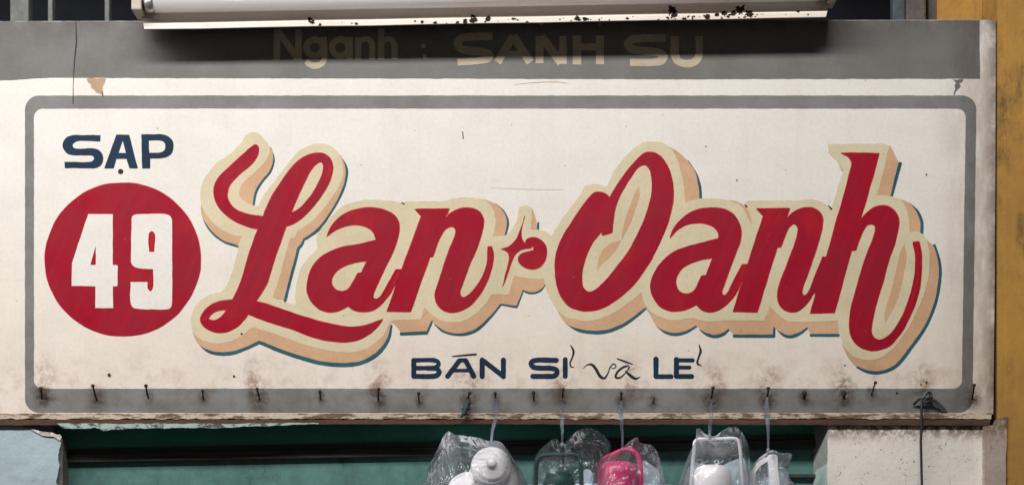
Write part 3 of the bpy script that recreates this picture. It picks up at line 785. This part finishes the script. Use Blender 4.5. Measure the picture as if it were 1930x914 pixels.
brush('blue_letter', [('K278,262 352,165', W), ('K352,162 392,162', 8), ('K392,164 442,262', W), ('K325,226 415,226', 7)], NAVY, sign, 1)
brush('accent_mark', [('K310,138 380,131 455,125', [2.5, 3.5, 4])], INK, sign, 1)
brush('blue_letter', [('K495,264 495,160', W), ('K500,163 625,260', W), ('K628,264 628,160', W)], NAVY, sign, 1)
brush('blue_letter', [('K960,162 830,162 805,172 801,188 815,203 845,210 930,212 960,222 964,243 945,260 900,262 812,262', W)], NAVY, sign, 1)
brush('blue_letter', [('K1016,158 1016,262', W)], NAVY, sign, 1)
brush('accent_mark', [('K1050,68 1068,105 1060,145 1046,180 1053,203 1072,206', [2, 4.5, 3, 2.8, 3, 1.2])], INK, sign, 1)
brush('script_letter', [('K1130,212 1150,193 1180,188 1205,212 1235,262 1260,275 1285,240 1300,200 1322,185 1335,200 1318,214 1300,205', [1, 2, 4.5, 5.5, 5.5, 4, 2.5, 2, 2.5, 2, 1.8, 1])], INK, sign, 1)
brush('script_letter', [('K1410,196 1375,208 1340,240 1332,268 1355,272 1395,240 1418,205', [3, 4, 4, 4.5, 3.5, 2, 3]), ('K1395,232 1425,258 1455,277 1486,266', [3, 5.5, 4.5, 1])], INK, sign, 1)
brush('accent_mark', [('K1342,152 1390,170 1438,187', [2.5, 3.5, 2])], INK, sign, 1)
brush('blue_letter', [('K1585,154 1585,262', W), ('K1585,264 1680,264', 9)], NAVY, sign, 1)
brush('blue_letter', [('K1713,156 1713,262', W), ('K1713,162 1815,162', 8), ('K1713,207 1795,207', 7.5), ('K1713,263 1810,263', 9)], NAVY, sign, 1)
brush('accent_mark', [('K1855,65 1865,105 1852,145 1845,182 1870,196', [2, 4.5, 3.5, 4, 1.5])], INK, sign, 1)

# faded lettering of the header band
def hl(*st, name='header_letter'): brush(name, list(st), HEAD, sign, 2, False)
def ring(cx, cy, rx, ry, a0=0, a1=360, n=14):
    return [(480 + (cx + rx * math.cos(math.radians(a0 + (a1 - a0) * k / n))) / 4.386, 30 + (cy + ry * math.sin(math.radians(a0 + (a1 - a0) * k / n))) / 4.386) for k in range(n + 1)]
hl(('L185,112 183,367', 12.5), ('L190,122 355,358', 12.5), ('L362,112 362,367', 12))
hl((ring(497, 265, 68, 66, 20, 380), 12), ('L570,178 578,330 560,392 505,415 455,405 425,378', [11, 11, 11, 12, 11, 9]))
hl((ring(708, 265, 68, 68, 20, 380), 12), ('L786,178 786,362', 11.5))
hl(('L856,182 856,362', 12), ('L862,225 900,197 945,198 968,235 970,362', [8, 10, 11, 11.5, 11.5]))
hl(('L1046,108 1046,362', 12), ('L1052,225 1090,197 1130,200 1153,240 1156,362', [8, 10, 11, 11.5, 11.5]))
hl(('L1395,236 1396,268', 8), ('L1407,322 1408,358', 7), name='header_mark')
hl(('M352,140 210,143 140,155 115,185 135,222 200,238 290,247 333,268 315,293 260,305 116,315', [14, 15, 15, 15, 15, 15, 15, 15, 14, 13, 13]))
hl(('M385,316 490,138', 15), ('M490,138 606,316', 16), ('M440,258 555,258', 11))
hl(('M668,320 668,138', 15), ('M680,142 815,318', 16), ('M826,326 826,138', 14))
hl(('M920,330 920,134', 16), ('M1075,328 1075,134', 15), ('M920,212 1075,212', 13))
hl(('M1518,152 1350,154 1285,166 1262,195 1285,224 1390,240 1470,250 1504,275 1490,303 1430,316 1277,316', [14, 15, 15, 15, 15, 15, 15, 15, 15, 14, 14]))
hl(('M1580,138 1580,262 1600,305 1660,325 1720,305 1742,262 1742,138', [16, 16, 15, 14, 15, 14, 13]))
hl(('M655,40 690,66', 6), name='header_mark')
hl(('M1068,40 1076,68', 5), name='header_mark')

# cracks, bare patches and paint runs of the old board
brush('crack', [('P143,42 144,80 141,110 139,140', [1.2, 2.6, 2.2, 1.6]), ('P139,140 138,160 138,196', [1.2, 1.0, 1.6])], INK, sign, 1.8)
paint('bare_patch', ['P163,149c 172,148 182,149 200,148.5c 198,153c 196,158c 193,163c 194,170c 192.5,179c 187,177c 181,175c 178,170c 172,166c 171,160c 166,156c'], RAW, sign, 0.8, 1.6)
brush('paint_run', [('P193,172 194,182', [1, 2.2])], INK, sign, 1.8)
paint('flaked_patch', ['P1796,151c 1803,152c 1810,150c 1816,150c 1813,156c 1807,158c 1811,163c 1806,169c 1802,173c 1799,180c 1797,178c 1800,168c 1799,161c 1802,157c'], GREY, sign, 1.8, 1.2)
brush('crease', [('P968,160 1010,156 1050,155 1072,158', [0.4, 0.9, 0.9, 0.4])], RAW, sign, 1.4)
brush('crease', [('P925,354 990,357 1062,358', [0.3, 0.6, 0.3])], RAW, sign, 0.8)
brush('paint_tick', [('P872,249 873,261', [1.6, 2.0])], INK, sign, 0.8)
SPOT = paint_mat('dark_brown_spots', (0.05, 0.035, 0.028, 1), (0.03, 0.022, 0.018, 1), 0.7)
for x, y, r in ((206, 706, 3), (441, 709, 2), (1592, 688, 1.3), (455, 629, 1.8), (1330, 277, 1.1), (1388, 340, 1.2), (1745, 329, 1.4), (1690, 740, 2), (1735, 724, 1.4), (1746, 720, 1.8)):
    paint('dirt_spot', [[(x + r * (1 + 0.3 * math.sin(3 * k + x)) * math.cos(k * math.pi / 5), y + r * math.sin(k * math.pi / 5), False) for k in range(10)]], SPOT, sign, 7, 0.8)

# nails along the lower edge
for hx, hy, rx, ry, w, kind in NAILS:
    out = 0.034 if kind == 'long' else 0.016
    root = at(rx, ry, 0.003)
    head = at(hx, hy, -out)
    r = w / 1000 * 0.78
    d = (head - root).normalized()
    mid = root.lerp(head, 0.5) + Vector((0.0006 * math.sin(hx), 0, 0.0006 * math.cos(hx)))
    mb = MB().tube([root, mid, head], r, 8)
    if kind != 'thin':
        mb.tube([head - d * 0.0006, head + d * 0.0012], r * 2.1, 10)
    mb.build('nail', RUST, sign, True)

# ------------------------------------------------------------------ the fluorescent batten
lamp = empty('fluorescent_batten', at(910, 60, -0.05))
tag(lamp, 'unlit white fluorescent tube on a chipped enamel batten above the sign', 'lamp')
TILT = -23.0
def lx(px, py, Y):          # py given at the left end, the batten rises to the right
    return at(px, py + TILT * (px - 272) / 1283, Y - 0.006 * (px - 272) / 1283)
prof = [(-0.018, -45), (-0.044, -45), (-0.0475, 24), (-0.0495, 42.5), (-0.0545, 45.5), (-0.0560, 47.5), (-0.0560, 55.5), (-0.0545, 57), (-0.018, 57)]
def surf(pyl):
    q = prof[2:7]
    for (Y0, a), (Y1, b) in zip(q, q[1:]):
        if pyl <= b: return Y0 + (Y1 - Y0) * max(0, (pyl - a) / (b - a))
    return -0.0560
v, f = [], []
xs = [(270 + 1288 * k / 12) for k in range(13)]
for i, x in enumerate(xs):
    for (Y, py) in prof:
        xx = x
        if i == 0: xx = 272 - (57 - py) * 0.18
        if i == 12: xx = 1556 + (57 - py) * 0.28
        v.append(lx(xx, py + 0.5 * math.sin(x * 0.02), Y))
n = len(prof)
for i in range(12):
    for k in range(n):
        f.append((i * n + k, i * n + (k + 1) % n, (i + 1) * n + (k + 1) % n, (i + 1) * n + k))
f += [tuple(range(n)), tuple(12 * n + k for k in range(n))[::-1]]
hous = obj('housing', v, f, ENAM, lamp)
bm = bmesh.new(); bm.from_mesh(hous.data); bmesh.ops.recalc_face_normals(bm, faces=bm.faces); bm.to_mesh(hous.data); bm.free()
TY = -0.0665
MB().tube([lx(291, 8, TY), lx(1542, 8, TY)], 0.0158, 28).build('tube', GLASS, lamp, True)
for x0, x1 in ((275, 291), (1542, 1556)):
    MB().tube([lx(x0, 8, TY), lx(x1, 8, TY)], 0.0162, 28).build('end_cap', ALU, lamp, True)
for x0, x1 in ((251, 270), (1560, 1577)):
    a, b = lx(x0, 8, TY), lx(x1, 8, TY)
    bevel(MB().box(a.x, b.x, TY - 0.017, -0.030, a.z - 0.0165, a.z + 0.03).build('tube_holder', HOLD, lamp), 0.003, 2)
MB().tube([lx(270, 8, TY), lx(275, 8, TY)], 0.0135, 20).build('holder_ring', BLACK, lamp, True)
MB().tube([lx(1556, 8, TY), lx(1560, 8, TY)], 0.0135, 20).build('holder_ring', BLACK, lamp, True)
for x in (420, 1400):
    a = lx(x, -40, -0.03)
    MB().tube([a, a + Vector((0, 0, 0.30))], 0.004, 8).build('hanger', BARG, lamp, True)
# flaked enamel
def chip(pts, Y=-0.0599, name='rust_chip'):
    P = [(x, y) for x, y in pts]
    V = [at(x, y, Y) for x, y in P]
    return V, [tuple(range(len(V)))]
big = [[(580, 30), (583, 31), (592, 37), (594, 42), (590, 46), (583, 45), (580, 40)],
       [(888, 26), (892, 27), (899, 35), (900, 42), (889, 44), (884, 41), (887, 34)],
       [(917, 31), (923, 29), (926, 35), (920, 41), (913, 39)], [(872, 41), (877, 38), (881, 41), (878, 46), (872, 46)],
       [(1264, 9), (1270, 11), (1276, 18), (1274, 26), (1266, 24), (1262, 30), (1259, 20)],
       [(1390, 10), (1397, 13), (1402, 10), (1405, 18), (1398, 22), (1400, 28), (1390, 26), (1386, 20)],
       [(1328, 29), (1335, 27), (1340, 31), (1334, 35), (1328, 34)], [(1346, 26), (1353, 24), (1356, 29), (1350, 32)], [(1360, 23), (1367, 21), (1371, 26), (1365, 30), (1359, 29)], [(1378, 22), (1384, 20), (1388, 27), (1382, 31), (1377, 29)], [(1404, 22), (1414, 19), (1421, 27), (1418, 33), (1407, 31)], [(1272, 22), (1278, 27), (1276, 33), (1266, 33), (1264, 28)],
       [(1086, 30), (1090, 29), (1094, 36), (1088, 40), (1082, 38)], [(1098, 32), (1106, 34), (1108, 39), (1100, 40)], [(1500, 22), (1507, 20), (1506, 25)]]
for q in big:
    c = (sum(p[0] for p in q) / len(q), sum(p[1] for p in q) / len(q))
    rr = [(x, y, False) for x, y in q]
    sm = [(c[0] + (x - c[0]) * g, c[1] + (y - c[1]) * g) for (x, y) in smooth_closed(rr, 1.2) for g in (random.uniform(0.62, 1.12),)]
    # lay the flake on the housing's own surface
    def on(x, y): return at(x, y, surf(y - TILT * (x - 272) / 1283) - 0.0007 - 0.006 * (x - 272) / 1283)
    vv, ff = [on(*c)], []
    m = len(sm)
    for t in (0.35, 0.7, 1.0):
        vv += [on(c[0] + (x - c[0]) * t, c[1] + (y - c[1]) * t) for x, y in sm]
    for k in range(m):
        ff.append((0, 1 + k, 1 + (k + 1) % m))
        for r_ in range(2):
            a, b = 1 + r_ * m + k, 1 + r_ * m + (k + 1) % m
            ff.append((a, a + m, b + m, b))
    obj('rust_chip', vv, ff, CHIP, lamp)
mb = MB()
for k in range(70):
    x = random.choice([random.uniform(860, 1160), random.uniform(1240, 1440), random.uniform(1250, 1430), random.uniform(600, 1540)])
    py = random.uniform(47.5, 55.5); r = random.choice([0.8, 1.2, 1.6, 2.6])
    pts = []
    for j in range(9):
        a = 2 * math.pi * j / 9; q = r * random.uniform(0.6, 1.3)
        pts.append((x + q * 1.3 * math.cos(a), min(56.0, max(46.5, py + q * math.sin(a)))))
    mb.add([lx(a, b, surf(b) - 0.0007) for a, b in pts], [tuple(range(9))])
tag(mb.build('rust_freckles', CHIP, lamp), kind='stuff')

# ------------------------------------------------------------------ bags hanging from the nails
def bag_mesh(outline, centre, Yc, depth, seed, rings=16, nth=96):
    ol = smooth_closed([(x, y, False) for x, y in outline], 4)
    cx, cy = centre
    def hit(t):
        dx, dy = math.cos(t), math.sin(t); best = 5
        for i in range(len(ol)):
            ax, ay = ol[i]; bx, by = ol[(i + 1) % len(ol)]
            ex, ey = bx - ax, by - ay
            den = dx * ey - dy * ex
            if abs(den) < 1e-9: continue
            s = ((ax - cx) * ey - (ay - cy) * ex) / den
            u = ((ax - cx) * dy - (ay - cy) * dx) / den
            if s > 0 and -1e-6 <= u <= 1 + 1e-6: best = max(best, s)
        return best
    R = [hit(2 * math.pi * k / nth) for k in range(nth)]
    V, F = [], []
    def P(side, i, k):
        t = 2 * math.pi * k / nth; q = i / rings
        x, y = cx + math.cos(t) * R[k] * q, cy + math.sin(t) * R[k] * q
        b = depth * max(0.0, 1 - q * q) ** 0.6
        a = Vector((x * 0.03, y * 0.02, seed + side * 3.7))
        cr = (1 - abs(noise.noise(a)) * 2.4) * 0.5 + (1 - abs(noise.noise(a * 2.6)) * 2.2) * 0.22
        neck = min(1, max(0.25, (y - min(p[1] for p in ol)) / 60))
        Y = Yc + side * b * neck + 0.012 * (cr - 0.25) * (1 - 0.5 * q)
        return at(x, y, Y)
    for side in (-1, 1):
        base = len(V)
        V.append(P(side, 0, 0))
        for i in range(1, rings + 1):
            for k in range(nth): V.append(P(side, i, k))
        for k in range(nth):
            a, b = base + 1 + k, base + 1 + (k + 1) % nth
            F.append((base, a, b) if side > 0 else (base, b, a))
        for i in range(rings - 1):
            for k in range(nth):
                a = base + 1 + i * nth + k; b = base + 1 + i * nth + (k + 1) % nth
                F.append((a, a + nth, b + nth, b) if side > 0 else (a, b, b + nth, a + nth))
    return V, F
def px_list(s): return [(x, y) for x, y, c in parse(s)]

def tape_mesh(pts):
    """twisted plastic ribbon: px, py, half width, depth"""
    V, F = [], []
    p4 = smooth_open(pts, 3)
    for i, (x, y, w, Y) in enumerate(p4):
        tw = 0.35 * math.sin(i * 0.22)
        for j in (-1, -0.35, 0.35, 1):
            V.append(at(x + w * j * math.cos(tw), y, Y + w * 0.001 * j * math.sin(tw) + 0.0012 * (1 if j in (-0.35,) else -1 if j == 0.35 else 0)))
    for i in range(len(p4) - 1):
        for j in range(3):
            a = i * 4 + j; F.append((a, a + 1, a + 5, a + 4))
    return V, F

BAGS = [
 ('clear plastic bag with a white lidded pot inside, leftmost of the hanging bags',
  'Q60,960 90,850 130,730 200,590 270,450 322,408 345,450 420,460 580,485 640,508 740,510 800,570 860,660 915,745 960,840 1010,980 P985,990 P930,1020 P850,1020 P790,980', (905, 915), 0.058,
  [(934, 750, 2, -0.026), (934.5, 762, 4, -0.022), (936, 778, 4.8, -0.016), (933, 792, 4.2, -0.013), (928, 812, 3, -0.012), (926, 832, 2.4, -0.012)], 1.0),
 ('clear plastic bag knotted round a dark green pail, beside the white pot',
  'Q1000,1000 1015,880 1055,640 1150,530 1235,485 1285,535 1330,500 1400,430 1510,395 1605,430 1685,500 1712,580 1660,660 1580,760 1530,900 P1110,960 P1105,1010 P1040,1015 P1000,990', (1070, 905), 0.045,
  [(1060, 750, 2, -0.026), (1059.5, 766, 3.6, -0.020), (1060, 780, 4.4, -0.014), (1059, 796, 3.8, -0.012), (1060, 815, 2.6, -0.012), (1059, 838, 2, -0.012)], 2.0),
 ('clear plastic bag round the hot pink pail with a bent handle',
  'R-40,960 10,780 50,660 130,622 230,572 268,545 330,490 392,476 385,512 425,530 500,545 552,612 582,720 612,870 P1262,960 P1240,1010 P1160,1020 P1110,990', (1180, 905), 0.042,
  [(1170, 755, 2, -0.026), (1170, 768, 3.6, -0.020), (1171, 782, 4.4, -0.014), (1171.5, 800, 3.2, -0.012), (1173, 820, 2.6, -0.012), (1173, 846, 2.2, -0.012)], 3.0),
 ('clear plastic bag round a white pail with a square wire handle',
  'R700,980 745,840 790,700 850,560 885,480 870,420 905,390 940,432 1000,465 1050,465 1120,410 1222,383 1290,450 1338,560 1352,720 1375,880 P1420,960 P1400,1010 P1320,1020 P1280,1000', (1345, 905), 0.045,
  [(1341, 752, 2, -0.026), (1339.5, 768, 4, -0.020), (1340, 784, 4.2, -0.014), (1338, 800, 3.6, -0.012), (1337.5, 822, 2.6, -0.012)], 4.0),
 ('small crumpled clear bag round a white handle, rightmost of the hanging bags',
  'R1335,960 1350,850 1362,760 1395,690 1500,602 1540,585 1620,612 1712,618 1692,700 1690,820 1755,910 P1510,960 P1480,1000 P1430,1000', (1450, 900), 0.032,
  [(1446, 748, 2, -0.026), (1445, 762, 4.4, -0.022), (1446, 780, 5.6, -0.016), (1447, 796, 4, -0.013), (1448, 820, 2.6, -0.012), (1447.5, 848, 2, -0.012)], 5.0)]
GLOW_FILMS = [  # pale blue film added low in the bags to imitate their bluish glow
 ([(962, 905), (975, 885), (986, 900), (992, 930), (995, 980), (940, 1000), (940, 950)], (968, 945)),
 ([(1094, 900), (1100, 885), (1112, 884), (1118, 900), (1122, 980), (1070, 990), (1090, 940)], (1104, 940)),
 ([(1206, 885), (1214, 866), (1226, 874), (1240, 884), (1250, 914), (1256, 980), (1190, 995), (1200, 920)], (1225, 930)),
 ([(1290, 905), (1296, 882), (1312, 870), (1340, 884), (1380, 868), (1402, 862), (1408, 890), (1412, 980), (1290, 990), (1284, 940)], (1350, 940)),
 ([(1420, 900), (1430, 878), (1450, 886), (1476, 880), (1484, 900), (1500, 980), (1420, 990), (1414, 940)], (1455, 930))]
for (label, ol, c, dep, tp, seed), glow_film in zip(BAGS, GLOW_FILMS):
    t = empty('plastic_bag', at(tp[-1][0], tp[-1][1], -0.012))
    tag(t, label, 'bag', 'bags hanging from the nails')
    V, F = bag_mesh(px_list(ol), c, -0.008, dep * 1.5, seed)
    obj('film', V, F, CLEAR if seed == 2.0 else FILM, t, True)
    V, F = tape_mesh(tp)
    obj('hanging_tape', V, F, TAPE, t, True)
    if glow_film:
        V, F = bag_mesh(glow_film[0], glow_film[1], 0.018, 0.012, seed + 9, 10, 64)
        obj('glow_film', V, F, GLOWFILM, t, True)
    x, y, w, Y = tp[-1]
    mb = MB()
    mb.lathe([(0, -0.005), (0.002, -0.004), (0.0032, 0), (0.0022, 0.004), (0, 0.005)], at(x, y, Y), (0.3, 0.2, 1), 10)
    mb.build('knot', TAPE, t, True)

# the wares
p = at(926, 880, -0.012)
ax = Vector((0.03, -0.93, 0.20)).normalized()
t = empty('lidded_pot', p)
tag(t, 'white plastic pot with a round knobbed lid facing forward in the leftmost bag', 'pot')
MB().lathe([(0.0, 0.031), (0.006, 0.0305), (0.0085, 0.028), (0.0095, 0.024), (0.012, 0.022), (0.026, 0.019), (0.030, 0.0165), (0.0315, 0.013), (0.034, 0.012), (0.037, 0.009), (0.0385, 0.004), (0.039, -0.002), (0.037, -0.004), (0.0, -0.004)], p, ax, 48).build('lid', WPLAS, t, True)
MB().lathe([(0.0, -0.0045), (0.040, -0.0045), (0.046, -0.010), (0.050, -0.022), (0.051, -0.040), (0.047, -0.055), (0.0, -0.058)], p + Vector((0.003, 0, -0.021)), ax, 48).build('body', WPLAS, t, True)
MB().lathe([(0.0, 0.0), (0.026, -0.001), (0.030, -0.005), (0.033, -0.04), (0.032, -0.07), (0, -0.07)], at(868, 905, 0.0), (-0.35, -0.5, 0.6), 32).build('spout', WPLAS, t, True)

def pail(label, mat, cx, top, rad, hw, htop, hr, hmat, shape, lean=0.0, base=1010, flat=False):
    o = at(cx, base, 0.0)
    t = empty('plastic_pail', o)
    tag(t, label, 'pail')
    a = at(cx, top, 0.0)
    H = a.z - o.z
    pr = [(0, H), (rad * 0.45, H - 0.001), (rad * 0.78, H - 0.005), (rad * 0.94, H - 0.013), (rad, H - 0.026), (rad * 1.02, H * 0.5), (rad * 1.08, 0.01), (rad * 1.04, 0.0), (0, 0)]
    MB().lathe(pr, o, (lean * 0.2, -0.04, 1), 40).build('body', mat, t, True)
    pts = [at(x, y, -0.004) for x, y in shape]
    pp = [(q.x, q.z) for q in pts]
    sm = smooth_open(pp, 0.004)
    mb = MB()
    mb.tube([(x, -0.004, z) for x, z in sm], hr, 12)
    o = mb.build('handle', hmat, t, True)
    if flat:
        for vv in o.data.vertices: vv.co.y *= 1.0
    return t
pail('dark green plastic pail with an arched handle in a clear bag', DGPL, 1053, 889, 0.031, 40, 858, 0.0042, DGPL,
     [(1009, 960), (1010, 900), (1012, 872), (1018, 860), (1030, 857), (1060, 856), (1083, 856), (1092, 862), (1095, 880), (1096, 960)])
pail('hot pink plastic pail with a thick bent handle in a clear bag', PINK, 1163, 868, 0.037, 40, 846, 0.0052, PINK,
     [(1137, 866), (1146, 860), (1160, 854), (1178, 847), (1190, 848), (1200, 856), (1206, 872), (1207, 890), (1206, 960)])
pail('white plastic pail under a square white wire handle in a clear bag', WPLAS, 1342, 875, 0.036, 40, 827, 0.0034, WPLAS,
     [(1300, 960), (1303, 900), (1308, 850), (1310, 832), (1316, 827.5), (1330, 827), (1360, 826.5), (1384, 826), (1391, 829), (1394, 840), (1398, 880), (1402, 960)])
# the flat white handle on the right
t = empty('handled_scoop', at(1452, 1000, -0.005))
tag(t, 'white plastic scoop with a flat upright handle in the small crumpled bag', 'scoop')
o = prism('handle', [(1447, 860), (1450, 856), (1462, 855), (1466, 860), (1467, 885), (1471, 914), (1474, 960), (1452, 960), (1450, 900), (1449, 880)], -0.014, 0.0, WPLAS, t)
bevel(o, 0.0018, 2)
prism('handle_return', [(1447, 861), (1448, 868), (1432, 878), (1424, 890), (1420, 960), (1412, 960), (1416, 888), (1428, 870), (1438, 863)], -0.008, 0.004, WPLAS, t)
MB().lathe([(0, 0.06), (0.02, 0.058), (0.03, 0.05), (0.033, 0.03), (0.033, 0), (0, 0)], at(1450, 985, 0.0), (0, 0, 1), 30).build('bowl', WPLAS, t, True)
# pale blue tub between the bags, just its rim and wall showing
t = empty('blue_tub', at(1150, 1010, 0.03))
tag(t, 'pale blue plastic tub rim showing low down behind the hanging bags', 'tub')
mb = MB()
for x0, x1 in ((985, 1275),):
    q = at((x0 + x1) / 2, 1010, 0.045); rx = 0.150
    pr = [(rx * 0.8, 0), (rx * 0.96, 0.085), (rx * 1.0, 0.090), (rx * 1.0, 0.096), (rx * 0.95, 0.097), (rx * 0.93, 0.09), (rx * 0.78, 0.002), (0, 0.002)]
    mb.lathe(pr, q, (0, 0, 1), 48)
    mb.v = [Vector((v_.x, 0.045 + (v_.y - 0.045) * 0.33, v_.z)) for v_ in mb.v]
mb.build('wall', BLPL, t, True)

# scrap of cloth on a nail, and the tied-up cable
mb = MB()
V, F = bag_mesh([(880, 751), (886, 753), (888, 760), (885, 765), (887, 771), (881, 774), (880, 781), (874, 783), (869, 789), (866, 786), (872, 776), (869, 770), (874, 764), (872, 758)], (879, 768), -0.012, 0.006, 8.0, 6, 32)
rag = obj('cloth_scrap', V, F, RAG, None, True, origin=at(880, 755, -0.012))
tag(rag, 'small scrap of teal cloth hanging from a nail left of the bags', 'cloth')
cable = empty('black_cable', at(1737, 765, -0.01))
tag(cable, 'thin black cable hanging down from a grey plastic tie at the sign', 'cable')
pts = [(1742, 748, -0.010), (1738, 758, -0.012), (1736.5, 775, -0.012), (1737.5, 800, -0.012), (1735.5, 830, -0.012), (1736.5, 870, -0.012), (1737.5, 914, -0.012), (1737, 1000, -0.012)]
MB().tube([at(*q) for q in pts], 0.0024, 8).build('wire', BLACK, cable, True)
GTAPE = simple('grey_tie_tape', (0.10, 0.11, 0.125, 1), (0.05, 0.055, 0.06, 1), 0.3, 90, 0.5, 0.6)
mb = MB()
def bent(pts, r): return MB().tube([at(*q) for q in pts], r, 8)
for q, r in (([(1738, 752, -0.006), (1744, 742, -0.016), (1750, 738, -0.014), (1755, 744, -0.010), (1750, 754, -0.014), (1742, 757, -0.014), (1738, 750, -0.016), (1745, 746, -0.02)], 0.003),
             ([(1740, 756, -0.012), (1748, 748, -0.018), (1756, 750, -0.010), (1758, 757, -0.010)], 0.0034)):
    V = smooth_open([(a, b, c * 1000) for a, b, c in q], 2)
    mb.tube([at(a, b, c / 1000) for a, b, c in V], r, 8)
mb.build('tie_knot', GTAPE, cable, True)
V, F = tape_mesh([(1752, 746, 3, -0.012), (1762, 755, 5, -0.012), (1772, 765, 7, -0.008), (1781, 775, 5, -0.005)])
obj('tie_end', V, F, GTAPE, cable, True)
MB().tube([at(1722, 762, -0.004), at(1731, 753, -0.012), at(1738, 750, -0.012)], 0.0022, 8).build('tie_stub', RUST, cable, True)
